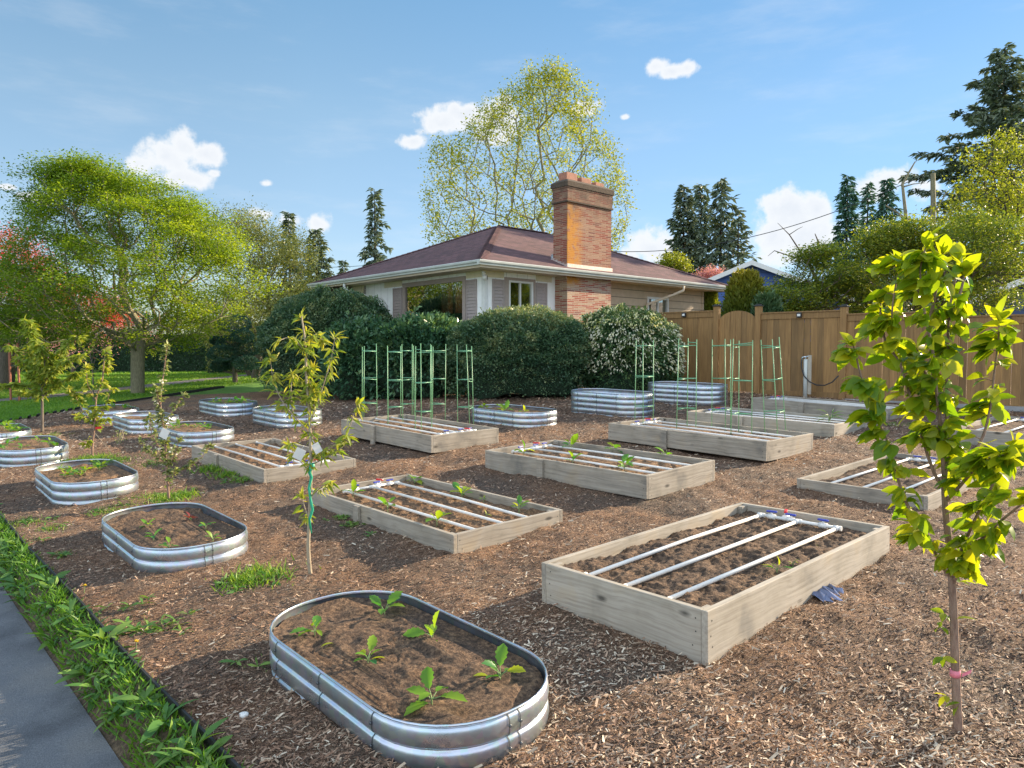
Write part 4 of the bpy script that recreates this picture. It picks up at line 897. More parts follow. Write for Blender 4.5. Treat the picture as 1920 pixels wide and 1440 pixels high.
# chimney
chim = MB().box(0, CH1-CH0, 0, .57, .1, 6.36).build('chimney', M['brick'], house, loc=(CH0, -.5, 0))
w = CH1-CH0
MB().box(-.035, w+.035, -.035, .605, 6.36, 6.41).box(-.02, w+.02, -.02, .59, 6.0, 6.36).build('brick_band', M['brick'], chim)
MB().box(-.045, w+.045, -.045, .615, 5.96, 6.003).build('brick_course', M['capbrick'], chim)
cp = MB(); cp.add([(-.06, -.06, 6.41), (w+.06, -.06, 6.41), (w+.06, .63, 6.41), (-.06, .63, 6.41), (-.06, -.06, 6.55), (w+.06, -.06, 6.55), (w+.06, .63, 6.55), (-.06, .63, 6.55), (.08, .08, 6.64), (w-.08, .08, 6.64), (w-.08, .5, 6.64), (.08, .5, 6.64)],
    [(0, 1, 5, 4), (1, 2, 6, 5), (2, 3, 7, 6), (3, 0, 4, 7), (4, 5, 9, 8), (5, 6, 10, 9), (6, 7, 11, 10), (7, 4, 8, 11), (8, 9, 10, 11)]); cp.build('cap', M['capbrick'], chim)
for a, b, h in ((.10, .56, 6.86), (.74, 1.18, 6.80), (1.38, 1.76, 6.76)): MB().box(a, b, .14, .46, 6.6, h).build('flue', M['terracotta'], chim, .01)
fz = EZ+.25*PI_
MB().box(-.03, w+.03, -.035, -.003, fz-.06, fz+.09).build('flashing', M['flashing'], chim)
for i in range(5): MB().box(-.04, -.004, -.02+i*.13, .11+i*.13, fz+i*.055-.05, fz+.07+i*.055).build('step_flashing', M['flashing'], chim)
MB().box(-.03, -.0, .57, .6, fz+.25, fz+.42).box(-.05, .02, .58, .62, fz+.2, fz+.4).build('saddle_flashing', M['steel'], chim)
# downspouts
d1 = ty(730); part('downspout', MB().tube([(-OV-.06, ty(688), SO), (-OV-.06, ty(688), SO-.12), (-OV+.05, ty(690), SO-.24), (-.12, ty(716)-.1, SO-.52), (-.055, ty(727), SO-.72), (-.055, ty(727), .3)], .045, 10), M['gutter'])
part('downspout', MB().tube([(tx(1243), -OV-.06, SO), (tx(1243), -OV-.06, SO-.14), (tx(1235), -OV+.2, SO-.30), (tx(1212)-.1, -.1, SO-.62), (tx(1207), -.06, SO-.8), (tx(1207), -.06, .3)], .045, 10), M['soffit'])
# lower porch / garage wing
wing = roofmesh('wing_roof', -OV, 7.5, WY-.9, 10.5, EZ-.38, .40, M['shingle'], house)
gutter(-OV, -OV, WY-.9, 10.5, EZ-.386, house)
part('wing_wall', MB().box(.3, 7, WY+.01, 9.9, hz0, EZ-.5), M['taupe']); part('wing_soffit', MB().box(-OV+.01, 7.4, WY-.88, 10.48, EZ-.52, EZ-.49), M['soffit'])
part('porch_beam', MB().box(.0, .14, yend+.05, WY-.9, SO-.3, SO-.004), M['cream'])
wp = np.array([HX, HY])+ND*-.35+NW*(ty(632)-.5)
tr = thing('iron_trellis', (wp[0], wp[1], 0), 'black scrolled iron post top showing above the clipped bush under the eave', 'trellis', rot=(0, 0, HA+R(90)))
for q in (-.22, .22): MB().tube([(q, 0, .4), (q, 0, 3.45)], .018, 6).build('post', M['iron'], tr)
MB().tube([(-.22, 0, 3.42), (.22, 0, 3.42)], .014, 6).build('rail', M['iron'], tr)
for q in (-.1, .02, .12): MB().tube([(q+.05*math.cos(a), 0, 3.3+.05*math.sin(a)) for a in np.linspace(0, 5.2, 12)], .009, 5).build('scroll', M['iron'], tr)
# security camera under the eave corner
kp = np.array([HX, HY])+ND*-.14+NW*-.14
k = thing('security_camera', (kp[0], kp[1], 3.62), 'round black and white security camera on the house corner under the gutter', 'camera', rot=(0, 0, HA+R(45)))
MB().tube([(0, 0, .16), (0, 0, .06)], [.06, .05], 12).build('mount', M['white'], k); MB().tube([(0, .03, 0), (0, -.09, 0)], [.075, .07], 14).build('housing', M['white'], k)
MB().tube([(0, -.091, 0), (0, -.1, 0)], [.06, .055], 14).build('lens', M['black'], k)

# ------------------------------------------------------------ fence, gate, standpipe
FO = np.array([5.80, 16.60]); FD = unit(np.array([.72, -.69])); FN = np.array([-FD[1], FD[0]])*-1; FA = math.atan2(FD[1], FD[0])
def ft(u):
    r = (u-960)/FPX; return (r*FO[1]-FO[0])/(FD[0]-r*FD[1])
def fp(t): return FO+FD*t
fence = thing('fence', (FO[0], FO[1], 0), 'tall brown stained board fence stepping down behind the garden beds', 'fence', rot=(0, 0, FA))
T0, T1g, T2g, T3, T4, T5 = ft(1262)-1.5, ft(1343), ft(1421), ft(1581), ft(1790), ft(2060)
tops = [(T0, T1g, CAMZ+.93), (T2g, T3, CAMZ+.832), (T3, T4, CAMZ+.745), (T4, T5, CAMZ+.63)]
def zg(t): p = fp(t); return float(G(p[0], p[1]))
for (a, b, zt_) in tops:
    a_ = a+.07; b_ = b-.07; x = a_; mb = MB(); zb = min(zg(a), zg(b))-.02
    while x < b_-.02:
        wdt = min(.142, b_-x); gap = rng.choice([.001, .001, .003, .007, .011], p=[.35, .2, .2, .15, .1])
        mb.box(x, x+wdt-gap, -.01, .012, zb+.17, zt_-.135, rng.random()); x += wdt
    mb.build('board_panel', M['fence'], fence)
    MB().box(a_, b_, -.03, .03, zt_-.15, zt_-.02, .4).build('top_rail', M['fence'], fence, .004); MB().box(a_-.02, b_+.02, -.05, .05, zt_-.02, zt_+.012, .3).build('cap_rail', M['fence'], fence, .004)
    MB().box(a_, b_, -.03, .03, zb, zb+.17, .3).build('kick_board', M['fence'], fence, .004)
for t_, zt_ in ((T0, 2.65), (T1g, CAMZ+1.03), (T2g, CAMZ+.99), (T3, CAMZ+.90), (T4, CAMZ+.82), (T5, CAMZ+.7)):
    po = MB().box(t_-.065, t_+.065, -.065, .065, zg(t_)-.1, zt_, .6).build('post', M['fence'], fence, .005)
    MB().box(t_-.085, t_+.085, -.085, .085, zt_+.001, zt_+.03).box(t_-.05, t_+.05, -.05, .05, zt_+.03, zt_+.055).build('post_cap', M['black'], po, .004)
MB().box(T4-2, T5, -.12, -.04, zg(T5)-.1, zg(T4)+.09).build('concrete_kerb', plain('concrete kerb', (.30, .30, .30), .9), fence)
gate = thing('gate', (*fp((T1g+T2g)/2), 0), 'arched brown board gate between two capped fence posts', 'gate', rot=(0, 0, FA))
gw = (T2g-T1g)/2-.075; x = -gw; mb = MB(); zb = zg(T1g)+.06
while x < gw-.02:
    wdt = min(.14, gw-x); gap = rng.choice([.002, .004, .008]); xa, xb = x, x+wdt-gap
    def arch(q): return CAMZ+.62+.29*math.sqrt(max(0, 1-(q/(gw*1.06))**2))-0.0
    k_ = 5; v_ = rng.random()
    for i in range(k_):
        p, q = xa+(xb-xa)*i/k_, xa+(xb-xa)*(i+1)/k_
        vs = [(p, -.012, zb), (q, -.012, zb), (q, .012, zb), (p, .012, zb), (p, -.012, arch(p)), (q, -.012, arch(q)), (q, .012, arch(q)), (p, .012, arch(p))]
        fs = [(0, 1, 5, 4), (2, 3, 7, 6), (4, 5, 6, 7)]
        if i == 0: fs.append((3, 0, 4, 7))
        if i == k_-1: fs.append((1, 2, 6, 5))
        mb.add(vs, fs, val=v_)
    x += wdt
mb.build('gate_boards', M['fence'], gate)
MB().box(-gw+.02, gw-.02, .013, .05, zb+.25, zb+.34).build('rail', M['fence'], gate); MB().box(-gw+.02, gw-.02, .013, .05, zb+1.2, zb+1.29).build('rail', M['fence'], gate)
for u, z, lab in ((1284, CAMZ+.86, 'black solar fence light left of the arched gate'), (1499, CAMZ+.76, 'black solar fence light between the gate and the standpipe'), (1888, CAMZ+.55, 'black solar fence light at the right edge, seen past cherry leaves')):
    q = fp(ft(u))+np.array([FN[0], FN[1]])*.05; s = thing('solar_light', (q[0], q[1], z), lab, 'fence light', 'solar lights on the fence rail', (0, 0, FA))
    MB().box(-.055, .055, -.045, -.005, -.06, .055).build('case', M['black'], s, .008); MB().box(-.035, .035, -.052, -.046, -.03, .02).build('lens', M['white'], s, .003)
q = fp(ft(1519))+FN*.25; zz = float(G(q[0], q[1])); sp_ = thing('standpipe', (q[0], q[1], zz), 'white standpipe with a tap and a drooping black hose in front of the fence', 'standpipe', rot=(0, 0, FA))
MB().box(.05, .12, .0, .03, .1, .95).build('backboard', plain('grey batten', (.42, .38, .31), .8), sp_); MB().tube([(0, 0, -.1), (0, 0, .86)], .042, 12).build('pipe', M['gutter'], sp_)
MB().tube([(0, 0, .86), (0, -.02, .92), (-.06, -.03, .90), (-.08, -.03, .82)], .018, 8).tube([(0, 0, .9), (.05, 0, .93)], .012, 8).build('tap', M['steel'], sp_)
MB().tube([(-.08, -.03, .83), (-.07, -.05, .68), (0, -.08, .5), (.12, -.1, .38), (.28, -.1, .31), (.45, -.1, .31), (.6, -.09, .38), (.72, -.07, .52)], .014, 8).build('hose', M['black'], sp_)

# ------------------------------------------------------------ neighbouring houses, power line
def gable_house(x, y, z0, eave, half, rise, L, rot, wallm, label, ov=.5, roofm='shingle2'):
    h = thing('house', (x, y, 0), label, 'house', rot=(0, 0, rot))
    mb = MB(); mb.add([(-half, 0, z0), (half, 0, z0), (half, 0, eave), (0, 0, eave+rise), (-half, 0, eave), (-half, L, z0), (half, L, z0), (half, L, eave), (0, L, eave+rise), (-half, L, eave)],
        [(0, 1, 2, 3, 4), (9, 8, 7, 6, 5), (0, 4, 9, 5), (1, 6, 7, 2)]); mb.build('wall', M[wallm], h)
    s = rise/half
    rm = MB()
    for sg in (-1, 1):
        a = [(0, -ov, eave+rise+.02), (sg*(half+ov), -ov, eave-s*ov+.02), (sg*(half+ov), L+ov, eave-s*ov+.02), (0, L+ov, eave+rise+.02)]
        rm.add(a+[(p, q, r_+.1) for p, q, r_ in a], [(0, 1, 2, 3), (4, 7, 6, 5), (0, 4, 5, 1), (1, 5, 6, 2), (2, 6, 7, 3)])
    rm.build('roof', M[roofm], h)
    for sg in (-1, 1):
        a = [(0, -ov-.04, eave+rise-.1), (sg*(half+ov), -ov-.04, eave-s*ov-.1), (sg*(half+ov), -ov-.04, eave-s*ov+.12), (0, -ov-.04, eave+rise+.12)]
        MB().add(a+[(p, q+.035, r_) for p, q, r_ in a], [(0, 1, 2, 3), (7, 6, 5, 4), (0, 4, 5, 1), (2, 6, 7, 3)]).build('bargeboard', M['white'], h)
    w_ = MB().box(-.7, .7, -.05, -.01, eave-1.5, eave-.4).build('window', M['white'], h); MB().box(-.6, .6, -.06, -.051, eave-1.4, eave-.5).build('pane', M['black'], w_)
    return h
p = at(1408, 489, 34); gable_house(p[0], p[1], 0, p[2]-1.75, 3.9, 1.6, 9, R(-14), 'bluesiding', 'bright blue sided house with a white trimmed gable behind the garden trees')
p = at(1935, 505, 24); gable_house(p[0], p[1], 0, p[2]-1.7, 3.4, 1.4, 8, R(-30), 'bluewall2', 'slate blue house with a grey roof at the far right edge')
a = at(1100, 468, 48); b = at(1580, 392, 40); P = [a*(1-t)+b*t+np.array([0, 0, -.9*4*t*(1-t)]) for t in np.linspace(-.6, 1.25, 40)]
tag(tubes('power_line', [(np.array(P), np.full(40, .022))], M['black'], n=5), 'thin black power line crossing the sky behind the chimney', 'power line')
a = at(500, 498, 60); b = at(760, 490, 60); P = [a*(1-t)+b*t+np.array([0, 0, -.3*4*t*(1-t)]) for t in np.linspace(-.6, 1.6, 30)]
tag(tubes('power_line', [(np.array(P), np.full(30, .02))], M['black'], n=5), 'thin power line behind the left end of the maroon roof', 'power line')
# ------------------------------------------------------------ vegetation
def grow_tree(base, targets, r0=None, step=.35, rtip=.006, expo=.42, trunk=None, bend=.12, maxd=None, sides=6):
    """skeleton grown towards target points; returns tube segments and the tip points with directions"""
    nodes = [np.array(base, float)]; par = [-1]
    for q in (trunk or []):
        a = nodes[-1]; q = np.array(q, float); n = max(1, int(np.linalg.norm(q-a)/step)); i0 = len(nodes)-1
        for k in range(1, n+1): nodes.append(a+(q-a)*k/n); par.append(len(nodes)-2)
    start = len(nodes)-1; root = nodes[start]
    T_ = targets[np.argsort(np.linalg.norm(targets-root, axis=1))]
    N = np.zeros((len(T_)*14+len(nodes)+50, 3)); N[:len(nodes)] = nodes; cnt = len(nodes); D0 = np.zeros(len(N)); D0[:cnt] = 0
    okn = np.zeros(len(N), bool); okn[start] = True; tips = []
    if trunk and len(trunk) > 1: okn[max(1, start//2):cnt] = True
    for t in T_:
        d = np.linalg.norm(N[:cnt]-t, axis=1); rad = np.linalg.norm(N[:cnt]-root, axis=1); rt = np.linalg.norm(t-root)
        cost = d*1.0+.35*D0[:cnt]+np.where(rad > rt, 1.2*(rad-rt), 0)+np.where(okn[:cnt], 0, 1e9); j = int(np.argmin(cost))
        a = N[j].copy(); L = np.linalg.norm(t-a); n = max(1, min(12, int(L/step))); side = rng.normal(0, bend*L, 3)*np.array([1, 1, .6])
        pj = j
        for k in range(1, n+1):
            u = k/n; p = a+(t-a)*u+side*math.sin(math.pi*u)*.5
            if cnt >= len(N): break
            N[cnt] = p; D0[cnt] = D0[pj]+np.linalg.norm(p-N[pj]); okn[cnt] = True; par.append(pj); pj = cnt; cnt += 1
        tips.append((pj, t-a))
    W = np.zeros(cnt)
    for pj, _ in tips: W[pj] += 1
    for i in range(cnt-1, 0, -1): W[par[i]] += W[i]
    Rr = rtip*np.maximum(W, 1)**expo
    if r0: Rr *= 1+(r0/Rr[0]-1)*np.clip(W/W.max(), 0, 1)**.7
    kids = [[] for _ in range(cnt)]
    for i in range(1, cnt): kids[par[i]].append(i)
    segs = []; stack = [(0, [0])]
    while stack:
        i, chain = stack.pop()
        while True:
            ks = sorted(kids[i], key=lambda q: -W[q])
            if not ks: break
            for q in ks[1:]: stack.append((q, [i, q]))
            i = ks[0]; chain.append(i)
        if len(chain) > 1:
            rr = Rr[chain].copy(); rr[0] = rr[1] if chain[0] != 0 else rr[0]; segs.append((N[chain], rr))
    return segs, N[:cnt], Rr, W
def tree(name, base, targets, leafm, label, cat='tree', group=None, lpt=30, spread=(.5, .5, .25), lsize=.07, lw=.5, r0=None, barkm='bark', trunk=None, flat=.0, vfun=None, T=T_Q, kw=None, tipw=5, hang=0.0, lup=1.0):
    base = np.array(base, float); t = thing(name, tuple(base), label, cat, group)
    segs, N, Rr, W = grow_tree(np.zeros(3), targets-base, r0=r0, trunk=[np.array(q)-base for q in (trunk or [])], **(kw or {}))
    tr_ = tubes('trunk', segs, M[barkm], t, 7)
    tip = N[(W <= tipw) & (W > 0)]; k = int(lpt*len(targets)/max(1, len(tip)))+1
    P = np.repeat(tip, k, 0); P = P+rng.normal(0, 1, P.shape)*np.array(spread)
    D = rng.normal(0, 1, P.shape)*np.array([1, 1, .35+.3*(1-flat)]); D[:, 2] -= hang
    v = rng.random(len(P))*.6+.2 if vfun is None else vfun(P, base)
    leaves('crown', P, D, lsize*rng.uniform(.6, 1.3, len(P)), lw, M[leafm], t, T, v=np.clip(v, 0, 1), jit=.6, up=lup)
    return t
def ell(n, c, r, lo=.35, zmin=None):
    u = unit(rng.normal(0, 1, (n*3, 3))); q = lo+(1-lo)*rng.random(n*3)**.5; p = np.array(c)+u*q[:, None]*np.array(r)
    if zmin is not None: p = p[p[:, 2] > zmin]
    return p[:n]
def gz(x, y): return float(G(x, y))

# --- the wide lime green maple on the lawn
def maple_targets():
    out = []; outline = [(320, 110, 185), (345, 75, 275), (372, 60, 345), (398, 50, 370), (425, 45, 398), (455, 70, 432), (485, 25, 455), (515, 0, 470), (545, -40, 475), (572, -60, 465), (598, -60, 405), (622, -40, 375), (642, 20, 340)]
    vs = np.array([o[0] for o in outline]); ls = np.array([o[1] for o in outline]); rs = np.array([o[2] for o in outline])
    for i in range(330):      # flat plates of foliage held out by the limbs
        v = 316+328*((i*.618034) % 1.0); l, r_ = np.interp(v, vs, ls), np.interp(v, vs, rs); u = rng.uniform(l, r_); half = (r_-l)/2/55.6; q = (u-(l+r_)/2)/((r_-l)/2)
        dy = rng.uniform(-1, 1)*half*.85*math.sqrt(max(.03, 1-q*q)); c = at(u, v, 24.28); c[1] = 24.28+dy; rr = rng.uniform(.3, .85); k = int(3+rr*7)
        slope = np.array([(c[0]+12.65), c[1]-24.28]); slope = slope/(np.linalg.norm(slope)+.1)*.10
        for _ in range(k):
            d = rng.normal(0, .5, 2)*rr; out.append([c[0]+d[0], c[1]+d[1], c[2]+rng.normal(0, .17)+d@slope])
    return np.array(out)
mb_ = (-12.65, 24.28, gz(-12.65, 24.28)); fk = at(258, 660, 24.28)
def vmap(P, b): return .35+.4*rng.random(len(P))+1.1*fbm(P[:, 0]+P[:, 2]*3, P[:, 1]+P[:, 2]*5, .9, 3, 5)+.07*P[:, 0]-.05
tree('maple_tree', mb_, maple_targets(), 'lf_maple', 'wide spreading lime green maple with a thick grey trunk on the lawn', r0=.22, lpt=60, spread=(.22, .22, .13), lsize=.085, lw=.6, barkm='bark_lichen',
     trunk=[tuple(fk)], flat=1.0, vfun=vmap, kw=dict(step=.4, rtip=.006, expo=.42, bend=.09), lup=1.3)
# --- second lime tree cut by the left edge
X0 = at(8, 700, 27); tb = (X0[0], 27, gz(X0[0], 27)); tg = np.concatenate([ell(130, at(-20, 560, 27), (3.6, 3.0, 1.5), .3), ell(80, at(40, 610, 27), (2.6, 2.6, .9), .3)])
tree('maple_tree', tb, tg, 'lf_maple', 'shaded leaning tree with a forked dark trunk at the left edge', r0=.3, lpt=85, spread=(.4, .4, .14), lsize=.09, lw=.6, barkm='bark', trunk=[tuple(at(14, 660, 27))], vfun=lambda P, b: .5*rng.random(len(P)), flat=1)
# --- red and pink trees at the far left
X0 = at(20, 690, 34); tree('red_tree', (X0[0], 34, gz(X0[0], 34)), np.concatenate([ell(110, at(15, 500, 34), (2.2, 2, 1.9), .2), ell(60, at(120, 570, 34), (2.5, 2, 1.1), .2), ell(50, at(200, 585, 34), (1.6, 1.6, .8), .2)]), 'lf_red',
     'bright red leaved tree behind the lime maple at the left edge', lpt=60, spread=(.3, .3, .25), lsize=.11, lw=.6, r0=.15)
X0 = at(140, 690, 38); tree('blossom_tree', (X0[0], 38, gz(X0[0], 38)), ell(110, at(140, 625, 38), (4.2, 2, 1.3), .2), 'fl_pink', 'dull pink blossoming shrub seen under the lime maple', lpt=30, spread=(.35, .35, .3), lsize=.09, lw=.7, r0=.12)
# --- pale green trees behind the left bush
X0 = at(478, 690, 34); tree('pale_tree', (X0[0], 34, gz(X0[0], 34)), np.concatenate([ell(170, at(440, 470, 34), (2.2, 2, 2.0), .35), ell(160, at(530, 520, 33), (1.6, 1.6, 2.4), .3), ell(110, at(560, 590, 32), (1.6, 1.6, 1.4), .3), ell(90, at(450, 590, 33), (2.4, 2, 1.5), .3)]), 'lf_pale',
     'tall pale olive tree between the lime maple and the house', lpt=75, spread=(.3, .3, .26), lsize=.10, lw=.6, r0=.2, vfun=lambda P, b: rng.random(len(P)))
X0 = at(470, 690, 37); tree('pale_tree', (X0[0], 37, gz(X0[0], 37)), ell(170, at(470, 605, 37), (3.4, 1.6, 1.6), .3), 'lf_pale', 'low pale leaved shrub tree behind the cloud pruned pine', lpt=70, spread=(.28, .28, .25), lsize=.09, lw=.6, r0=.12)

def conifer(base, H, Rm, label, m='lf_conifer', n=None, droop=.25, top=1.0, dens=1.0, lsize=.34, group=None, bare=.06, gap=.0, lw=.16, name='conifer', lean=(0, 0), bark='bark_dark'):
    t = thing(name, base, label, 'conifer', group); segs = []; P = []; D = []; V_ = []
    k = 10; tk = np.array([[lean[0]*(i/k)**2*H*.1, lean[1]*(i/k)**2*H*.1, H*i/k] for i in range(k+1)]); segs.append((tk, np.linspace(H*.016+.04, .015, k+1)))
    nb = n or int(H*11*dens)
    for i in range(nb):
        f = bare+(1-bare)*(i+rng.random())/nb; z = f*H
        L = Rm*(1-f)**top*rng.uniform(.35, 1.2)+.12
        if rng.random() < gap: L *= .45
        a = i*2.4+rng.normal(0, .35); dr = droop*(.5+.9*(1-f)); c_, s_ = math.cos(a), math.sin(a); q = 6
        u = np.linspace(0, 1, q); base_ = np.array([lean[0]*f*f*H*.1, lean[1]*f*f*H*.1, z])
        pts = base_+np.column_stack([c_*L*u, s_*L*u, L*(.22*u-dr*u*u*1.4)]); segs.append((pts, np.linspace(.022+.006*L, .005, q)))
        m_ = max(6, int(L*20*dens))
        uu = rng.random(m_)**.7*.95+.05; pp = base_+np.column_stack([c_*L*uu, s_*L*uu, L*(.22*uu-dr*uu*uu*1.4)])
        sd = rng.choice([-1, 1], m_); d = np.column_stack([c_*.7-s_*sd*rng.uniform(.4, 1.1, m_), s_*.7+c_*sd*rng.uniform(.4, 1.1, m_), -rng.uniform(.05, .55, m_)-dr*.6])
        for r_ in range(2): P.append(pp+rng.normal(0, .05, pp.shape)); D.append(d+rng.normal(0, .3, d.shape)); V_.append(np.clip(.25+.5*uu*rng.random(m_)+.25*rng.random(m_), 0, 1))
    tubes('trunk', segs, M[bark], t, 5); P = np.concatenate(P); D = np.concatenate(D)
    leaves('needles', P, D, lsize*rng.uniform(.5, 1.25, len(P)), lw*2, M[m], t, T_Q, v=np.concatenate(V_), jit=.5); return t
def con_at(u, vtop, Y, Rpx, label, **k):
    p = at(u, vtop, Y); zb = gz(p[0], min(Y, 60)); return conifer((p[0], Y, zb), p[2]-zb, Rpx/FPX*Y*1.35, label, **k)
con_at(541, 398, 70, 45, 'dark spire of a conifer rising behind the pale olive tree', lsize=.7, dens=.7, gap=.2)
con_at(592, 430, 62, 40, 'broad dull conifer just left of the roof end', lsize=.6, dens=1.0, top=.7, droop=.1)
con_at(702, 355, 62, 46, 'slender open conifer standing alone behind the left roof slope', lsize=.6, dens=.75, gap=.25, droop=.35, top=.75)
con_at(643, 487, 75, 24, 'tiny far conifer tip peeking over the left roof edge', lsize=.6, dens=.6)
con_at(1283, 350, 52, 34, 'dense narrow dark conifer left of the drooping pair', lsize=.5, dens=1.2, top=.6, droop=.1)
con_at(1315, 345, 55, 42, 'ragged conifer in the middle of the group right of the chimney', lsize=.6, dens=.8, gap=.35, droop=.6, top=.65)
con_at(1353, 334, 52, 80, 'drooping conifer with long weeping arms right of the chimney', lsize=.6, dens=.75, gap=.4, droop=.75, top=.75)
con_at(1385, 395, 50, 52, 'lower weeping conifer leaning out towards the blue gable', lsize=.5, dens=.6, gap=.4, droop=-.25, top=.8)
con_at(1590, 330, 62, 52, 'blue green conifer left of the dead branches', lsize=.6, dens=.9, gap=.1, top=.85, m='lf_blue')
con_at(1628, 345, 66, 34, 'thin conifer tip between two larger blue green conifers', lsize=.6, dens=.7, m='lf_blue')
con_at(1664, 335, 60, 46, 'blue green conifer directly behind the bare lichened snag', lsize=.6, dens=.9, top=.85, m='lf_blue')
con_at(1885, 88, 40, 190, 'tallest dark fir reaching the top right corner', lsize=.45, dens=1.15, gap=.22, droop=.08, top=.75)
# --- tall open tree behind the house
X0 = at(985, 650, 38); b0 = (X0[0], 38, gz(X0[0], 38)); tg = []
ol = [(155, 985, 1075), (185, 940, 1100), (215, 905, 1115), (250, 880, 1125), (285, 815, 1150), (320, 805, 1165), (355, 805, 1178), (390, 800, 1175), (425, 800, 1178), (450, 810, 1170), (475, 850, 1140)]
for v, l, r_ in ol:
    for i in range(int(34+(r_-l)*.14)):
        u = rng.uniform(l, r_); q = (u-(l+r_)/2)/((r_-l)/2); p = at(u, v+rng.normal(0, 12), 38); p[1] = 38+rng.uniform(-1, 1)*math.sqrt(max(0.05, 1-q*q))*(r_-l)/2/FPX*38*.9; tg.append(p)
tree('tall_tree', b0, np.array(tg), 'lf_bare', 'tall open crowned tree in young yellow leaf rising behind the roof', r0=.28, lpt=38, spread=(.24, .24, .28), lsize=.13, lw=.6, barkm='bark_lichen',
     trunk=[(X0[0], 38, 3.2)], kw=dict(step=.5, rtip=.010, expo=.40, bend=.07), tipw=3, vfun=lambda P, b: rng.random(len(P)))
X0 = at(1262, 600, 36); tree('young_tree', (X0[0], 36, gz(X0[0], 36)), ell(60, at(1262, 498, 36), (.75, .7, .6), .1), 'lf_bare', 'small yellow green treetop peeking over the right roof slope', lpt=60, spread=(.15, .15, .15), lsize=.11, lw=.6, r0=.08)
X0 = at(1335, 600, 38); tree('blossom_tree', (X0[0], 38, gz(X0[0], 38)), ell(60, at(1330, 520, 38), (.75, .7, .55), .1), 'fl_pink', 'small magenta blossoming tree beside the blue gable', lpt=60, spread=(.15, .15, .12), lsize=.08, lw=.6, r0=.08)
# --- trees beyond the fence on the right
def rt(u, Y, groups, label, **k):
    X = at(u, 600, Y); return tree(k.pop('name', 'garden_tree'), (X[0], Y, gz(X[0], Y)), np.concatenate([ell(n, at(a, b, Y+dy), r_, .25) for n, a, b, dy, r_ in groups]), k.pop('m', 'lf_mid'), label, **k)
rt(1500, 21, [(130, 1500, 556, 0, (1.35, 1.2, .5)), (110, 1560, 520, 0, (1.2, 1.2, .5)), (90, 1460, 582, 0, (1.0, 1.0, .3)), (70, 1600, 560, 0, (1.0, 1.0, .5)), (50, 1530, 480, 0, (.7, .7, .3))],
   'layered green maple spreading over the fence right of the gate', lpt=75, spread=(.2, .2, .09), lsize=.07, lw=.6, r0=.12, flat=1, vfun=lambda P, b: rng.random(len(P)))
rt(1740, 19, [(180, 1740, 500, 0, (1.7, 1.3, .9)), (130, 1840, 470, 0, (1.3, 1.2, 1.0)), (100, 1680, 450, 0, (.9, .9, .5)), (110, 1800, 560, 0, (1.5, 1.0, .5))],
   'dense green tree above the fence directly behind the cherry sapling', lpt=80, spread=(.2, .2, .13), lsize=.07, lw=.6, r0=.14, flat=.6, vfun=lambda P, b: rng.random(len(P)))
rt(1850, 25, [(110, 1865, 370, 0, (1.7, 1.5, .9)), (60, 1880, 290, 0, (1.1, 1.2, .6)), (70, 1800, 420, 0, (1.1, 1.2, .6)), (70, 1900, 430, 0, (1.2, 1.2, .8))],
   'tall tree in yellow green leaf in front of the dark fir', m='lf_bare', lpt=30, spread=(.24, .24, .2), lsize=.10, lw=.6, r0=.2, barkm='bark_dark', vfun=lambda P, b: rng.random(len(P))*.7)
rt(1420, 24, [(60, 1400, 560, 0, (.5, .5, .5))], 'small green bush squeezed behind the gate post', m='lf_dark', lpt=60, spread=(.15, .15, .15), lsize=.07, r0=.06)
def arborvitae(u, vtop, Y, w, label, m):
    p = at(u, vtop, Y); zb = gz(p[0], Y); H = p[2]-zb; t = thing('arborvitae', (p[0], Y, zb), label, 'shrub'); n = 9000
    h = rng.random(n)**.8; a = rng.random(n)*6.283; r = w*np.sqrt(np.clip(1-(h*1.0-.25)**2*1.6, 0.02, 1))*(.72+.28*rng.random(n)); P = np.column_stack([r*np.cos(a), r*np.sin(a), h*H]); P += rng.normal(0, .05, P.shape)
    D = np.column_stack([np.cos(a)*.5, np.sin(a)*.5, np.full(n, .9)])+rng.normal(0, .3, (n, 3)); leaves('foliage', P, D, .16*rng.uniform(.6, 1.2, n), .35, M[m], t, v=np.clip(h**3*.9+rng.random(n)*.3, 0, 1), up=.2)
    tubes('trunk', [(np.array([[0, 0, 0], [0, 0, H*.8]]), [.06, .02])], M['bark_dark'], t)
arborvitae(1398, 516, 21, .68, 'rounded arborvitae with golden tips between the gate and the blue house', 'lf_gold'); arborvitae(1438, 560, 19.5, .45, 'small dark arborvitae right behind the gate post', 'lf_dark')
arborvitae(1330, 548, 27, .4, 'bright green shrub between the tan wall end and the gate', 'lf_mid')
# dead snags
def snag(Y, chains, label, m='bark_lichen'):
    b = chains[0][0]; p = at(b[0], b[1], Y); base = np.array([p[0], Y, gz(p[0], Y)]); t = thing('bare_snag', tuple(base), label, 'dead tree'); segs = []
    for i, c_ in enumerate(chains):
        P = [at(u, v, Y+dy) for u, v, dy in [(q[0], q[1], q[2] if len(q) > 2 else 0) for q in c_]]
        if i == 0: P = [base]+P
        P = np.array(P)-base; r0_, r1_ = c_[0][3] if len(c_[0]) > 3 else (.05, .01); segs.append((P, np.linspace(r0_, r1_, len(P))))
    tubes('trunk', segs, M[m], t, 6)
snag(26, [[(1700, 560, 0, (.10, .02)), (1703, 470), (1698, 400), (1692, 345), (1706, 320), (1716, 303)], [(1703, 470, 0, (.04, .01)), (1722, 425), (1745, 398), (1760, 380)], [(1700, 420, 0, (.03, .008)), (1680, 395), (1660, 385)], [(1695, 350, 0, (.03, .006)), (1712, 345), (1735, 343)]], 'upright bare dead branch left of the broken snag')
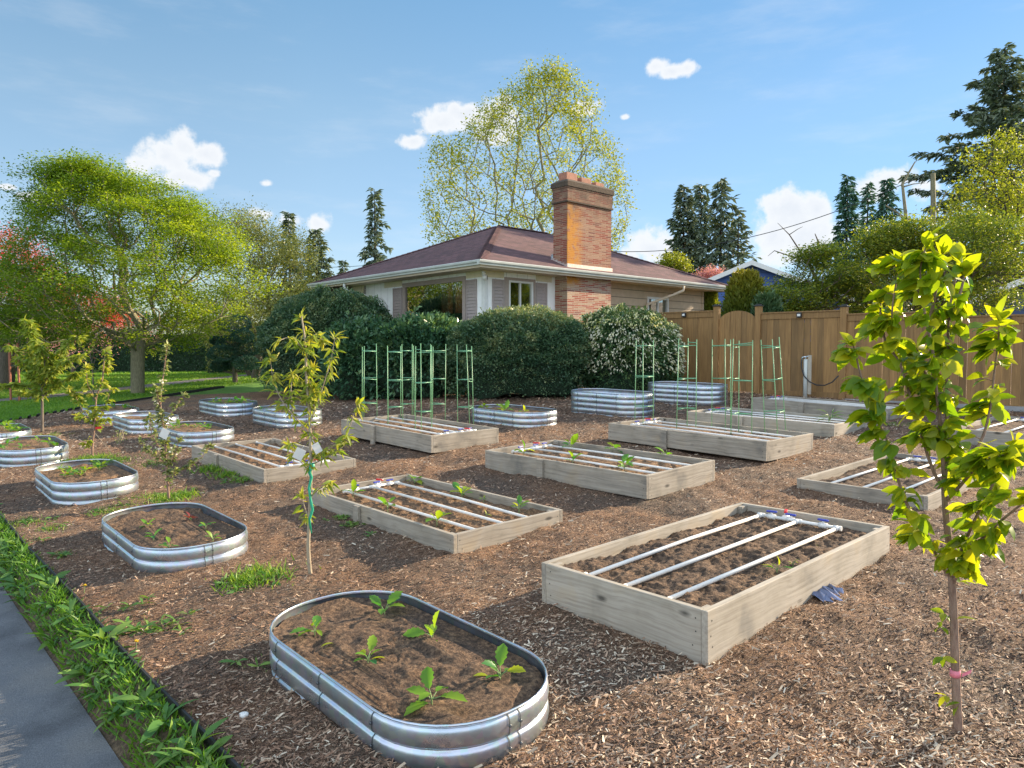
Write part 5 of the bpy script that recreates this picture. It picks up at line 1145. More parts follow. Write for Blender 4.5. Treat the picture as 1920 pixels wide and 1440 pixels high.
snag(27, [[(1750, 540, 0, (.12, .08)), (1748, 450), (1750, 380), (1749, 325)], [(1752, 400, 0, (.03, .008)), (1775, 360), (1790, 350)], [(1745, 420, 0, (.05, .02)), (1700, 410, 0), (1660, 385)]], 'thick broken green lichened snag standing against the clouds')
snag(25, [[(1545, 560, 0, (.09, .03)), (1520, 500), (1510, 475)], [(1545, 510, 0, (.04, .006)), (1505, 478), (1480, 440), (1458, 418)], [(1500, 485, 0, (.03, .006)), (1475, 478), (1452, 470), (1440, 480)], [(1530, 500, 0, (.05, .012)), (1535, 455), (1528, 438)], [(1480, 440, 0, (.015, .005)), (1495, 430), (1505, 425)]], 'bare twisted branches over the layered maple beyond the fence', 'bark_dark')

# --- bushes against the house
def bush(name, c, rad, m, label, n=60000, size=.06, lw=.5, lump=.12, T=T_Q, sq=2.4, vf=None, cat='bush', group=None, jit=.7, outw=.6):
    x, y = c; z0 = gz(x, y)-.1; rx, ry, H = rad; t = thing(name, (x, y, z0), label, cat, group)
    u = unit(rng.normal(0, 1, (n, 3))); u[:, 2] = np.abs(u[:, 2])*1.0-(rng.random(n) < .35)*rng.random(n)*.75; u = unit(u)
    def surf(u_):
        k = (np.abs(u_[:, 0])**sq+np.abs(u_[:, 1])**sq+np.abs(u_[:, 2])**sq)**(-1/sq)
        th = np.arctan2(u_[:, 1], u_[:, 0]); b_ = 1+lump*(fbm(th*2+x, u_[:, 2]*3+y, 1.2, 3, 4)*2)+lump*.6*fbm(th*2+x, u_[:, 2]*3, 5, 2, 9)
        p = u_*(k*b_)[:, None]; return np.column_stack([p[:, 0]*rx, p[:, 1]*ry, H*.42+p[:, 2]*H*.58])
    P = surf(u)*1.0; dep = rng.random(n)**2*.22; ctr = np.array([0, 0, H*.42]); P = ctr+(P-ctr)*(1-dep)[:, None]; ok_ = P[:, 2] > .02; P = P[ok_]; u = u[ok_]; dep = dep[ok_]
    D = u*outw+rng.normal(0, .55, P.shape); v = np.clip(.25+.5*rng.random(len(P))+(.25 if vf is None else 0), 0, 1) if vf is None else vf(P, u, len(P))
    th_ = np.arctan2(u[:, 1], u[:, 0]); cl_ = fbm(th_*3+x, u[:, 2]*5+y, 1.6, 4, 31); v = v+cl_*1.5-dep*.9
    keep = (fbm(th_*3+x, u[:, 2]*5+y, 3.1, 3, 77) > -.17) | (rng.random(len(P)) < .35); P, D, v = P[keep], D[keep], v[keep]
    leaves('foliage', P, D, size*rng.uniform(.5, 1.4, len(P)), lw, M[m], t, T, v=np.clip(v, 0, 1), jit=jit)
    sh = rng.integers(0, len(P), 130); SP, SD, SG = [], [], []
    for q in sh:
        if P[q][2] < H*.3: continue
        d_ = unit(unit(P[q]-ctr)+np.array([0, 0, .7])+rng.normal(0, .25, 3)); L_ = rng.uniform(.06, .2); SG.append((np.array([P[q]-d_*.1, P[q]+d_*L_]), np.array([.004, .002])))
        for j in range(7): SP.append(P[q]+d_*L_*rng.random()); SD.append(d_+rng.normal(0, .6, 3))
    tag(tubes('shoots', SG, M['bark'], t, 4), kind='stuff'); leaves('shoot_leaves', SP, SD, size*rng.uniform(.6, 1.2, len(SP)), lw, M[m], t, T, v=.6+.4*rng.random(len(SP)), jit=jit)
    # twiggy dense middle
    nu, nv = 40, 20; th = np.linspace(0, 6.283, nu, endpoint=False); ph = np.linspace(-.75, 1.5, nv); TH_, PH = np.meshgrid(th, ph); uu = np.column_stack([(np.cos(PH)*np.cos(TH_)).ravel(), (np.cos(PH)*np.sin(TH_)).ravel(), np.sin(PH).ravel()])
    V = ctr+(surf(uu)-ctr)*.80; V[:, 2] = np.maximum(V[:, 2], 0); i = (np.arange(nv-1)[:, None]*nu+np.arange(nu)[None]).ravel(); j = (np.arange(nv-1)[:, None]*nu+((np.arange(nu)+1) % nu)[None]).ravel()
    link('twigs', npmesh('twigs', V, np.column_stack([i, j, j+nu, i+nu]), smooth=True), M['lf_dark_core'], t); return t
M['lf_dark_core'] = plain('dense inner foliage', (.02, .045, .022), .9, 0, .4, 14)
bush('round_bush', (.22, 17.75), (1.93, 1.5, 2.22), 'lf_box', 'big round clipped dark green bush in front of the house corner', 80000, .06, lump=.17, vf=lambda P, u, n: .12+.5*rng.random(n)+.55*np.clip(u[:, 2], 0, 1)**2)  # higher leaves get paler tones: sunlit top painted into the leaf colour
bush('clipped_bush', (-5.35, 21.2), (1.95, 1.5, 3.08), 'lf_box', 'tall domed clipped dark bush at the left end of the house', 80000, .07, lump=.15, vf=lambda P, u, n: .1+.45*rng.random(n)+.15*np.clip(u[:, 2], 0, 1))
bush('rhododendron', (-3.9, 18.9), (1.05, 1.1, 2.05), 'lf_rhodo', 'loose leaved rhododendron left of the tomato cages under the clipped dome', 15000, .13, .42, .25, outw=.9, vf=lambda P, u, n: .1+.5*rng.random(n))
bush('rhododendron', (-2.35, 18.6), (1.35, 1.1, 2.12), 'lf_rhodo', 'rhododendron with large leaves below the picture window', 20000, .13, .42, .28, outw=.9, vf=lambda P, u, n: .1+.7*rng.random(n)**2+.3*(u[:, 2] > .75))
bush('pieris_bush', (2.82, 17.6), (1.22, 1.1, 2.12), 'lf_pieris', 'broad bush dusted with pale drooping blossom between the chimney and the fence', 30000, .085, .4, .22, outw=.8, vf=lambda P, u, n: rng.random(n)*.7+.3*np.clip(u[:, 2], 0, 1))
pb = bpy.data.objects['pieris_bush']; n = 7500; u = unit(rng.normal(0, 1, (n*2, 3))); u = u[u[:, 2] > -.15][:n]; u = u[u[:, 2]+rng.random(len(u))*.8 > .25]
k = (np.abs(u)**2.4).sum(1)**(-1/2.4); th = np.arctan2(u[:, 1], u[:, 0]); b_ = 1+.22*(fbm(th*2+2.82, u[:, 2]*3+17.6, 1.2, 3, 4)*2)+.13*fbm(th*2+2.82, u[:, 2]*3, 5, 2, 9)
P = u*(k*b_)[:, None]*np.array([1.22, 1.1, 2.12*.58])*1.02; P[:, 2] += 2.12*.42
cl = vnoise(th*9, u[:, 2]*14, 1, 3) > .35; P = P[cl]; leaves('blossom', P+rng.normal(0, .025, P.shape), np.column_stack([u[cl][:, 0], u[cl][:, 1], np.full(len(P), -.7)])+rng.normal(0, .35, P.shape), .095*rng.uniform(.5, 1.2, len(P)), .4, M['fl_pieris'], pb, v=np.clip(rng.random(len(P))*.6+.45*(P[:, 2] > 1.75), 0, 1))
# hedges and far wall of green at the left
def hedge(name, x0, x1, y, H, m, label, n=26000, size=.13, d=1.0, cat='hedge'):
    zb = gz((x0+x1)/2, y); t = thing(name, ((x0+x1)/2, y, zb), label, cat); L = x1-x0; x = (rng.random(n)-.5)*L; hh = H*(1+.30*fbm(x+x0, x*0, .35, 3, 3)*2); z = hh*(1-rng.random(n)**1.5); yy = -d*rng.random(n)+.35*fbm(x, z, 1.2, 3, 8)
    leaves('foliage', np.column_stack([x, yy, z]), rng.normal(0, 1, (n, 3))+[0, -.5, .2], size*rng.uniform(.5, 1.3, n), .55, M[m], t, v=rng.random(n)*.8)
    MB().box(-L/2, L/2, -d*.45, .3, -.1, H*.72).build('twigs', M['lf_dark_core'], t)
hedge('hedge', -34, -19.5, 47, 3.4, 'lf_dark', 'tall dark hedge closing the lawn behind the lime maple')
hedge('hedge', -20.2, -10.5, 49, 3.0, 'lf_dark', 'dark hedge in shade behind the cloud pruned pine', 18000)
hedge('hedge', -18, -5, 43, 3.4, 'lf_pale', 'pale green hedge filling the gap beside the clipped dome', 26000)
hedge('hedge', -60, -33, 55, 6, 'lf_dark', 'distant dark shrub border at the far left', 20000, .25)
hedge('hedge', 7, 60, 46, 4.5, 'lf_mid', 'distant green shrubs beyond the fence on the right', 34000, .22)
hedge('hedge', 3.5, 12, 24, 1.7, 'lf_mid', 'low green hedge just behind the fence and gate', 14000, .09)
# --- cloud pruned pine
pp = at(441, 706, 30); px_, py_ = pp[0], 30.0; zb = gz(px_, py_); t = thing('cloud_pine', (px_, py_, zb), 'cloud pruned blue green pine with stacked pads beside the path', 'topiary tree')
def loc(u, v, dy=0): return at(u, v, 30+dy)-np.array([px_, py_, zb])
segs = [(np.array([(0, 0, 0), loc(440, 690), loc(445, 665), loc(442, 640), loc(440, 612)]), np.array([.11, .09, .07, .05, .03]))]
PADS = [(440, 610, 30, 20, 0), (418, 665, 26, 18, -.3), (465, 655, 26, 17, .2), (462, 683, 24, 15, -.3), (428, 645, 22, 15, .3), (412, 688, 16, 12, .2), (407, 640, 12, 9, .4), (455, 632, 20, 14, -.4), (438, 683, 18, 12, .5)]
tubes('trunk', segs+[(np.array([loc(443, v+14), loc(u, v+6, dy)]), np.array([.04, .025])) for u, v, a, b, dy in PADS[1:]], M['bark'], t)
for u, v, a, b, dy in PADS:
    c = loc(u, v, dy); rx = a/FPX*30; rz = b/FPX*30; n = 2600; q = unit(rng.normal(0, 1, (n, 3))); P = q*np.array([rx, rx, rz])*(.82+.18*rng.random(n))[:, None]
    P[:, 2] *= np.where(P[:, 2] < 0, .6, 1); o = leaves('needle_pad', P, q+rng.normal(0, .5, P.shape)+[0, 0, .3], .09*rng.uniform(.6, 1.2, n), .3, M['lf_blue'], t, v=rng.random(n)*.7); o.location = tuple(c)
# thin far saplings with stakes
p = GP(28, 752); s1 = thing('stake', tuple(p), 'pair of reddish stakes holding a thin young tree on the far lawn', 'tree stake')
for q in (-.12, .14): MB().box(q-.025, q+.025, -.02, .02, 0, 1.75).build('post', M['stakewood'], s1)
MB().box(-.12, .14, -.004, .004, 1.05, 1.09).build('strap', M['black'], s1)

# ------------------------------------------------------------ saplings: trunk and branches from joints, leaves in clusters along them
def sapling(name, Y, trunk_, branches, label, leafm, barkm, T, lsize, lw, per, dens, cat='sapling', vf=None, skip=.0, spurr=.03, hang=.6, wind=(0, 0, 0), r=(.018, .006), rb=(.007, .0025), dys=None, jit=.5):
    b = at(trunk_[0][0], trunk_[0][1], Y); base = np.array([b[0], Y, gz(b[0], Y)]) if trunk_[0][1] < 1370 else np.array([b[0], Y, gz(b[0], Y)])
    t = thing(name, tuple(base), label, cat); segs = []; P = []; D = []; V_ = []
    def chain(c_, dy0, dy1, r0_, r1_):
        k = len(c_); A = np.array([at(u, v, Y+dy0+(dy1-dy0)*i/(k-1)) for i, (u, v) in enumerate(c_)])-base; n_ = max(k*4, 8)
        s = np.linspace(0, k-1, n_); out = np.array([[np.interp(q, range(k), A[:, j]) for j in range(3)] for q in s])
        for _ in range(2): out[1:-1] = .5*out[1:-1]+.25*(out[:-2]+out[2:])
        return out, np.linspace(r0_, r1_, n_)
    tc_, tr_ = chain(trunk_, 0, 0, *r); tc_[0][2] = min(tc_[0][2], -.02); segs.append((tc_, tr_))
    def spurs(A, rr, f0, dn):
        L = np.linalg.norm(np.diff(A, axis=0), axis=1); cum = np.concatenate([[0], np.cumsum(L)]); tot = cum[-1]; m_ = max(1, int((1-f0)*tot*dn))
        for s in np.sort(rng.uniform(f0*tot, tot, m_)):
            p = np.array([np.interp(s, cum, A[:, j]) for j in range(3)]); a = rng.random()*6.283; sp = np.array([math.cos(a), math.sin(a), rng.uniform(.1, .8)])*spurr*rng.uniform(.4, 1.5); e = p+sp; segs.append((np.array([p, e]), np.array([.0025, .0015])))
            for _ in range(max(1, rng.poisson(per))):
                a2 = a+rng.normal(0, 1.1); d = np.array([math.cos(a2), math.sin(a2), rng.uniform(-.5, .6)-hang*.5])+np.array(wind); P.append(e+rng.normal(0, .006, 3)); D.append(d); V_.append(rng.random())
    def tipcl(A):
        d0 = unit(A[-1]-A[-3])
        for _ in range(int(per*1.6)+3): P.append(A[-1]-d0*rng.uniform(0, lsize*.6)); D.append(d0*.7+rng.normal(0, .55, 3)); V_.append(rng.uniform(.5, 1))
    if trunk_: spurs(tc_, tr_, skip, dens*1.2)
    if skip < .9: tipcl(tc_)
    for i, br in enumerate(branches):
        dy = (dys[i] if dys else rng.uniform(-.22, .22)*Y/6); st = 0.0
        A, rr = chain(br, st, dy, *rb); segs.append((A, rr)); spurs(A, rr, .12, dens); tipcl(A)
    tubes('trunk', segs, M[barkm], t, 7); n_ = len(P); v = np.array(V_)
    if vf: v = vf(np.array(P), v)
    leaves('foliage', P, D, lsize*rng.uniform(.55, 1.25, n_), lw, M[leafm], t, T, v=v, jit=jit, up=.8); return t, base
# cherry sapling, nearest
ch_tr = [(1799, 1400), (1793, 1300), (1790, 1200), (1787, 1120), (1783, 1050), (1776, 990), (1772, 941), (1770, 905)]
ch_br = [[(1770, 912), (1755, 896), (1739, 854), (1723, 793), (1705, 737), (1688, 683), (1674, 631), (1672, 580), (1680, 530), (1690, 490)],
 [(1770, 912), (1767, 855), (1764, 796), (1757, 749), (1751, 666), (1738, 607), (1728, 555), (1724, 500), (1740, 450)],
 [(1770, 912), (1776, 867), (1775, 725), (1777, 650), (1779, 584), (1790, 530), (1798, 490), (1800, 478)],
 [(1777, 1079), (1753, 1037), (1737, 1012), (1705, 957), (1686, 909), (1675, 861), (1661, 816), (1640, 780), (1628, 740), (1612, 700), (1602, 650), (1596, 640)],
 [(1774, 925), (1794, 900), (1820, 862), (1846, 815), (1858, 760), (1864, 700), (1872, 640), (1874, 590)],
 [(1786, 1080), (1798, 1045), (1808, 1018), (1823, 985), (1845, 940), (1868, 895), (1890, 850), (1905, 835)],
 [(1786, 1095), (1815, 1040), (1850, 1000), (1890, 965), (1935, 930)],
 [(1774, 940), (1810, 900), (1835, 870), (1860, 860), (1890, 850)],
 [(1688, 683), (1660, 640), (1650, 600), (1652, 560)], [(1740, 620), (1752, 560), (1762, 500), (1768, 475)], [(1757, 749), (1735, 700), (1718, 650)], [(1779, 600), (1798, 560), (1808, 520), (1806, 500)]]
ct, cb = sapling('cherry_sapling', 2.95, ch_tr, ch_br, 'nearest young cherry tree full of glowing yellow green leaves, pink ribbon on its trunk', 'lf_cherry', 'bark_young', T_OV, .084, 1.12, 5.4, 34, vf=lambda P, v: v, skip=.97, spurr=.028, hang=.75, wind=(-.75, -.1, 0), r=(.0185, .0115), rb=(.0078, .0028), dys=[.05, -.12, .1, -.2, .12, -.35, -.5, -.4, .1, -.1, .15, .0], jit=.4)
low = []
for (u, v) in ((1770, 1150), (1795, 1160), (1765, 1175), (1768, 1232), (1775, 1305), (1800, 1318), (1806, 1010+60), (1800, 1090)):
    for _ in range(3): low.append(at(u, v, 2.95+rng.normal(0, .02))-cb)
leaves('low_leaves', low, np.column_stack([rng.normal(-.3, .8, len(low)), rng.normal(0, .7, len(low)), rng.uniform(-.5, .3, len(low))]), .06*rng.uniform(.6, 1.2, len(low)), .95, M['lf_cherry'], ct, T_OV, jit=.4)
# ribbon and tag on the cherry trunk
def ring(parent, c, r, h, m, name): return MB().tube([(c[0], c[1], c[2]-h/2), (c[0], c[1], c[2]+h/2)], r, 12).build(name, m, parent)
rb_ = thing('ribbon', tuple(at(1791, 1262, 2.95)), 'pink ribbon tied round the lower cherry trunk', 'ribbon'); MB().tube([(0, 0, -.014), (0, 0, .014)], .0205, 12).build('band', M['pink'], rb_); MB().add([(.015, -.02, -.008), (.045, -.03, .012), (.05, -.03, .028), (.015, -.022, .008)], [(0, 1, 2, 3)]).build('tail', M['pink'], rb_)
tg_ = thing('plant_tag', tuple(at(1783, 1048, 2.95)), 'blank white wrap tag on the cherry trunk fork', 'tag'); MB().tube([(0, 0, -.012), (0, 0, .012)], .0165, 12).build('band', M['tag'], tg_)
P_ = [(.012+.01*i, -.02-.008*math.sin(i*.6), .012+.004*math.sin(i*.5)) for i in range(8)]; mb = MB()
for a, b in zip(P_[:-1], P_[1:]): mb.add([(a[0], a[1], a[2]-.014), (b[0], b[1], b[2]-.014), (b[0], b[1], b[2]+.014), (a[0], a[1], a[2]+.014)], [(0, 1, 2, 3)])
mb.build('tail', M['tag'], tg_)
# peach sapling
pe, pbse = sapling('peach_sapling', 5.28, [(583, 1083), (579, 1050), (578, 1020), (581, 960), (583, 900), (583, 850), (581, 800), (579, 760), (573, 700), (574, 650), (568, 610), (565, 592)],
 [[(579, 815), (565, 795), (550, 780), (532, 757), (520, 735), (510, 705), (507, 667)], [(581, 790), (584, 735), (578, 700), (575, 672), (571, 640), (569, 622)], [(583, 790), (592, 765), (602, 735), (612, 705), (620, 680), (627, 640), (628, 630)],
  [(586, 860), (600, 850), (615, 842), (630, 832), (642, 826)], [(588, 870), (625, 850), (640, 842), (655, 805), (664, 775), (672, 755)], [(573, 660), (555, 640), (540, 632), (520, 640)], [(575, 640), (592, 625), (605, 640)], [(583, 885), (560, 862), (540, 835)], [(583, 930), (600, 915), (617, 905)],
  [(550, 780), (545, 740), (548, 700)], [(592, 765), (583, 720), (590, 690)], [(584, 980), (572, 955), (566, 930)]],
 'young peach tree with drooping narrow leaves and green tape, rising before the two wooden beds', 'lf_peach', 'bark_pale', T_LAN, .08, 1.0, 4.4, 36, skip=.42, spurr=.02, hang=.7, r=(.016, .006), rb=(.006, .0022), dys=[-.1, .1, .0, .1, .15, -.2, .2, .1, -.1, .1, .1, 0])
tp = thing('garden_tape', tuple(at(584, 920, 5.28)), 'green plastic tape tied along the lower peach trunk', 'tape')
o_ = at(584, 920, 5.28); P_ = [at(u, v, 5.26)-o_ for u, v in [(585, 872), (580, 885), (584, 895), (579, 915), (582, 935), (586, 955), (580, 975), (584, 1000)]]
MB().tube(P_, [.018, .014, .012, .010, .010, .012, .010, .006], 6).build('tape_wrap', M['tape'], tp); MB().tube([at(585, 868, 5.28)-o_, at(585, 880, 5.28)-o_], .02, 8).build('knot', M['tape'], tp)
def tagcard(u, v, Y, w, h, rot, label, m='tag', name='plant_tag'):
    c = at(u, v, Y); t = thing(name, tuple(c), label, 'tag', rot=rot); MB().box(-w/2, w/2, -.0008, .0008, -h, 0).build('card', M[m], t); MB().tube([(0, 0, -.005), (0, .01, .03)], .001, 5).build('tie', M['tag'], t)
    mb = MB(); 
    for i in range(3): mb.box(-w*.3, w*.3-.01*i, -.0012, -.0009, -h*.35-i*.012, -h*.35-i*.012+.003)
    return t
tagcard(566, 842, 5.2, .07, .09, (.3, .5, .2), 'white plant tag turned to the left on the peach trunk'); tagcard(590, 832, 5.2, .055, .08, (.2, -.5, .5), 'bluish white plant tag hanging right of the peach trunk')
# apple sapling with blossom
ap_, apb = sapling('apple_sapling', 7.75, [(317, 944), (314, 900), (312, 870), (309, 817), (304, 787), (300, 755), (304, 720), (308, 690), (312, 660), (314, 645)],
 [[(307, 805), (315, 785), (325, 768), (337, 752), (347, 738)], [(311, 860), (298, 838), (285, 815), (281, 795), (282, 778)], [(314, 890), (335, 884), (355, 876), (375, 862), (388, 845), (396, 832)], [(312, 870), (290, 850), (272, 842), (264, 825)], [(313, 880), (325, 860), (332, 840), (335, 825)], [(315, 915), (322, 895), (328, 880)], [(300, 760), (295, 740), (292, 725)]],
 'slim apple sapling with pale leaves and a few white blossoms, standing between two metal planters', 'lf_apple', 'bark_young', T_OV, .05, .95, 4.0, 60, skip=.18, spurr=.02, hang=.0, r=(.014, .004), rb=(.006, .002))
bl = []
for u, v in ((296, 845), (297, 842), (325, 848), (328, 850), (294, 755), (300, 735), (277, 800), (306, 715)):
    for _ in range(7): bl.append(at(u+rng.normal(0, 3), v+rng.normal(0, 3), 7.7)-apb)
leaves('blossom', bl, rng.normal(0, 1, (len(bl), 3)), .028, 1.0, M['petal'], ap_, T_Q, jit=1)
tagcard(312, 805, 7.65, .085, .11, (.2, .5, .1), 'large white plant tag tilted on the apple trunk')
# red tagged sapling
s3, s3b = sapling('small_sapling', 10.6, [(173, 862), (173, 835), (176, 810), (179, 777), (180, 745), (186, 730), (192, 715), (195, 680), (197, 660), (198, 655)],
 [[(179, 795), (165, 782), (155, 770), (146, 752), (140, 740)], [(180, 750), (172, 735), (164, 722), (161, 690)], [(180, 800), (188, 780), (198, 760), (207, 735), (210, 728)], [(146, 752), (136, 735), (128, 728)], [(182, 790), (195, 790), (206, 785)], [(165, 782), (150, 785), (143, 780)], [(176, 815), (168, 825), (166, 835)], [(192, 700), (202, 690), (207, 683)]],
 'spindly forked sapling with a red tag and tufts of yellow green leaves', 'lf_peach', 'bark_young', T_OV, .085, .95, 5, 26, skip=.25, spurr=.03, hang=.45, r=(.016, .005), rb=(.007, .003))
tagcard(184, 800, 10.5, .085, .035, (.1, -.15, .1), 'red plastic tag on the forked sapling', 'redtag')
tag(tubes('guy_string', [(np.array([at(178, 812, 10.6), at(206, 845, 10.3)-np.array([0, 0, .0])]), np.array([.003, .003]))], M['bark_pale']), 'thin string running from the red tagged sapling to the ground', 'string')
# bushy lime sapling at the left
s4, s4b = sapling('peach_sapling', 13.6, [(79, 815), (79, 785), (79, 755), (78, 725), (76, 700), (74, 680)],
 [[(79, 730), (75, 690), (68, 655), (60, 625), (52, 605), (46, 600)], [(79, 730), (95, 700), (112, 665), (130, 645), (149, 632)], [(78, 725), (60, 705), (42, 680), (30, 665), (22, 652)], [(79, 720), (100, 695), (125, 680), (150, 668)], [(79, 745), (100, 725), (130, 708), (152, 700)], [(78, 745), (55, 728), (30, 722), (5, 725)], [(78, 720), (85, 690), (80, 660), (70, 640)], [(76, 700), (60, 680), (55, 650)], [(90, 710), (100, 685), (95, 665)], [(79, 740), (60, 740), (35, 735)]],
 'bushy lime green peach sapling at the left, limbs spread like a star', 'lf_peach', 'bark', T_LAN, .12, 1.2, 6, 60, skip=.5, spurr=.05, hang=.5, r=(.03, .014), rb=(.013, .004), vf=lambda P, v: v*.8)
sx, sxb = sapling('small_sapling', 21, [(175, 735), (174, 700), (172, 680), (168, 655)], [[(173, 690), (180, 670), (190, 655), (205, 645)], [(173, 695), (160, 672), (155, 650)], [(172, 680), (178, 655), (176, 640)], [(173, 700), (195, 690)]],
 'thin dark sapling on the lawn between the lime sapling and the maple trunk', 'lf_mid', 'bark', T_OV, .12, 1, 1.5, 10, skip=.4, r=(.02, .008), rb=(.01, .004))
# dry twiggy cut shrub between planters
p = GP(224, 836); tw_ = thing('cut_shrub', tuple(p), 'dry cut back twigs sprouting from the mulch between planters', 'shrub'); segs = []; P = []
for i in range(9):
    a = rng.random()*6.28; d = np.array([math.cos(a)*.4, math.sin(a)*.4, 1]); L = rng.uniform(.1, .3); segs.append((np.array([(0, 0, 0), d*L*.5, d*L+rng.normal(0, .02, 3)]), np.array([.007, .005, .003]))); P += [d*L*rng.random()+rng.normal(0, .03, 3) for _ in range(5)]
tubes('twigs', segs, M['bark_pale'], tw_, 5); tag(leaves('sprouts', P, rng.normal(0, 1, (len(P), 3)), .035, .9, M['lf_apple'], tw_), kind='stuff')

# ------------------------------------------------------------ grass, weeds
def blades(name, X, Y, h, label, m='lf_grass', w=.12, lean=.5, cat='grass', vf=None, dz=0.0):
    n = len(X); Zz = G(X, Y)+dz; a = rng.random(n)*6.283; D = np.column_stack([np.cos(a)*lean, np.sin(a)*lean, np.ones(n)])+rng.normal(0, .15, (n, 3))
    o = leaves(name, np.column_stack([X, Y, Zz]), D, h*rng.uniform(.5, 1.3, n), w, M[m], None, T_BL, v=rng.random(n) if vf is None else vf(X, Y), up=0, jit=1); return tag(o, label, cat, kind='stuff')
n = 120000; Yg = 13.5+36*rng.random(n)**1.7; Xg = -10.95-rng.random(n)*(.72*Yg-10.5+2); ok_ = (sroad(Xg, Yg) < .1)
dp = np.array([np.min((PP[:, 0]-0)**2*0+1)]); 
for i in range(0, len(PP)): ok_ &= ((Xg-PP[i, 0])**2+(Yg-PP[i, 1])**2) > .60**2
Xg, Yg = Xg[ok_], Yg[ok_]; blades('grass', Xg, Yg, .055*np.clip(Yg/22, .8, 1.8), 'short green lawn grass', w=.35, lean=.6, vf=lambda X, Y: np.clip(.25+.8*fbm(X, Y, .5, 3, 2)+.5*rng.random(len(X)), 0, 1))
# grassy patches in the mulch
patches = [(480, 1092, .26, 260, .10), (450, 1105, .18, 120, .07), (215, 960, .22, 200, .05), (270, 940, .25, 170, .06), (40, 985, .22, 130, .05), (85, 1000, .18, 70, .05), (50, 1020, .15, 60, .04), (115, 1045, .12, 40, .04), (310, 940, .3, 240, .08), (340, 935, .2, 120, .08), (150, 868, .35, 260, .07), (215, 868, .3, 180, .07), (180, 862, .3, 150, .09), (90, 820, .35, 130, .06), (395, 885, .25, 110, .12), (430, 895, .2, 80, .12), (455, 905, .2, 60, .08), (280, 875, .3, 80, .05), (150, 905, .15, 60, .04), (200, 905, .15, 40, .05), (275, 1180, .2, 26, .03), (310, 1185, .15, 20, .03), (660, 990, .12, 26, .03), (690, 1010, .1, 16, .03), (640, 975, .1, 20, .04), (500, 1250, .15, 10, .03), (250, 1145, .2, 10, .03), (1690, 800, .3, 80, .05), (975, 800, .15, 60, .05)]
X, Y, Hh = [], [], []
for (u, v, r_, n, h) in patches:
    c = GP(u, v); q = rng.normal(0, .45, (n*3, 2))*r_; q = q[:int(n*1.9)]; X += list(c[0]+q[:, 0]); Y += list(c[1]+q[:, 1]); Hh += [h*.75]*len(q)
X, Y, Hh = map(np.array, (X, Y, Hh)); ok_ = ~inside_any(X, Y); X, Y, Hh = X[ok_], Y[ok_], Hh[ok_]
blades('grass', X, Y, Hh, 'tufts of grass and low weeds coming up through the mulch', w=.13, lean=.8, dz=.02)
# verge: rosettes of broad weed leaves over grass
n = 10000; A_ = -4+20*rng.random(n)**1.3; S_ = .01+.23*rng.random(n); X = EO[0]+WD[0]*A_+RN[0]*S_; Y = EO[1]+WD[1]*A_+RN[1]*S_
blades('grass', X, Y, .075, 'ragged grass on the roadside verge', w=.14, lean=.9, dz=.01, vf=lambda X, Y: rng.random(len(X))*.6)
P, D, Sz, V_ = [], [], [], []
for i in range(230):
    a_ = -3.2+12.5*rng.random()**1.15; s_ = rng.uniform(.03, .22); x = EO[0]+WD[0]*a_+RN[0]*s_; y = EO[1]+WD[1]*a_+RN[1]*s_; z = float(G(x, y))+.012; k = rng.integers(6, 13); L = rng.uniform(.045, .12) if rng.random() < .85 else .14; vv = rng.random()*.6
    for j in range(k):
        a = rng.random()*6.283; e = rng.uniform(.1, 1.0); P.append((x, y, z+rng.uniform(0, .02))); D.append((math.cos(a)*math.cos(e), math.sin(a)*math.cos(e), math.sin(e))); Sz.append(L*rng.uniform(.6, 1.3)); V_.append(min(1, vv+rng.random()*.4))
T_WEED = leaf_template([(0, .02), (.2, .05), (.4, .09), (.65, .13), (.85, .09), (1, .01)], .5, .25)
tag(leaves('weeds', P, D, np.array(Sz), 1.0, M['lf_weed'], None, T_WEED, v=np.array(V_), jit=.4), 'dandelion and other broad leaved weeds crowding the verge by the road', 'weeds', kind='stuff')
P, D, Sz = [], [], []
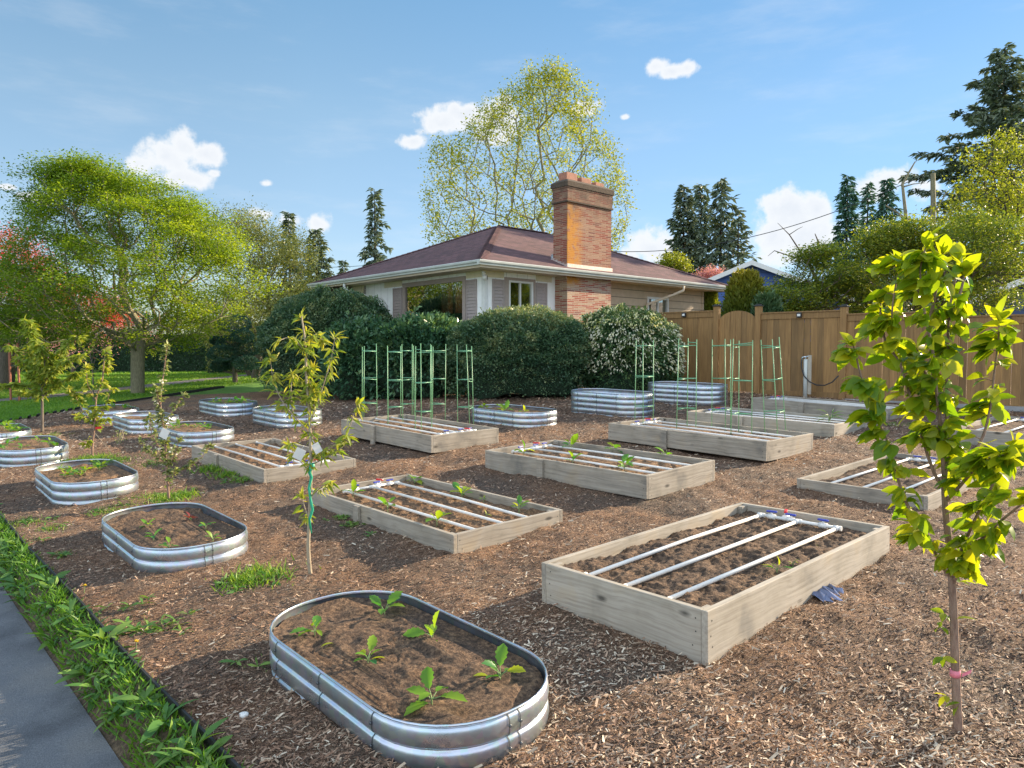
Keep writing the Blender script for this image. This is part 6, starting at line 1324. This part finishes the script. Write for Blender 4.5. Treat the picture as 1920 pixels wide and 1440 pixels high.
for i in range(150):
    u = rng.uniform(100, 330); c_ = patches[rng.integers(0, len(patches))]; c = GP(c_[0], c_[1]); x, y = c[0]+rng.normal(0, .5)*c_[2], c[1]+rng.normal(0, .5)*c_[2]
    if inside_any(np.array([x]), np.array([y]))[0]: continue
    for j in range(7): a = rng.random()*6.283; P.append((x, y, float(G(x, y))+.03)); D.append((math.cos(a), math.sin(a), rng.uniform(.1, 1))); Sz.append(rng.uniform(.04, .09))
tag(leaves('weeds', P, D, np.array(Sz), 1.0, M['lf_weed'], None, T_WEED, v=.3+.7*rng.random(len(P)), jit=.4), 'leafy weeds among the mulch tufts', 'weeds', kind='stuff')
def flower(u, v, label):
    c = GP(u, v); t = thing('dandelion', (c[0], c[1], c[2]+.02), label, 'flower', 'yellow dandelions by the edging'); tubes('stem', [(np.array([(0, 0, 0), (.005, 0, .05)]), np.array([.0025, .002]))], M['stem'], t, 5)
    n = 30; a = rng.random(n)*6.28; leaves('petals', np.tile([.005, 0, .05], (n, 1)), np.column_stack([np.cos(a), np.sin(a), rng.uniform(.1, 1.5, n)]), .018, .3, M['yellow'], t)
flower(255, 1226, 'yellow dandelion on the mulch just inside the black edging'); flower(158, 1117, 'single dandelion higher up beside the edging')
c = GP(1553, 1124); bg = MB(); k = 14; pts = [(-.13+.26*i/k, .035*math.sin(i*1.7)+(.03 if i > k/2 else 0)) for i in range(k+1)]
for i in range(k):
    (x0, y0), (x1, y1) = pts[i], pts[i+1]; w0, w1 = .07+.02*math.sin(i*2.1)-.04*(i > 8), .07+.02*math.sin(i*2.1+2.1)-.04*(i+1 > 8)
    bg.add([(x0, y0-w0, .0), (x1, y1-w1, .0), (x1, y1, .035+.012*math.sin(i*1.9)), (x0, y0, .035+.012*math.sin(i*1.9-1.9)), (x1, y1+w1, .0), (x0, y0+w0, .0)], [(0, 1, 2, 3), (3, 2, 4, 5)])
tag(bg.build('plastic_bag', M['bag'], None, loc=(c[0], c[1], c[2]+.025), rot=(0, 0, .5)), 'crumpled blue plastic film lying on mulch by the nearest wooden bed', 'plastic film')
c = GP(457, 1353); tag(MB().tube([(0, 0, 0), (0, 0, .018), (0, 0, .022)], [.022, .022, .012], 16).build('bottle_cap', M['white'], None, loc=(c[0], c[1], c[2]+.02)), 'small round white cap on the mulch at the bottom edge', 'cap')
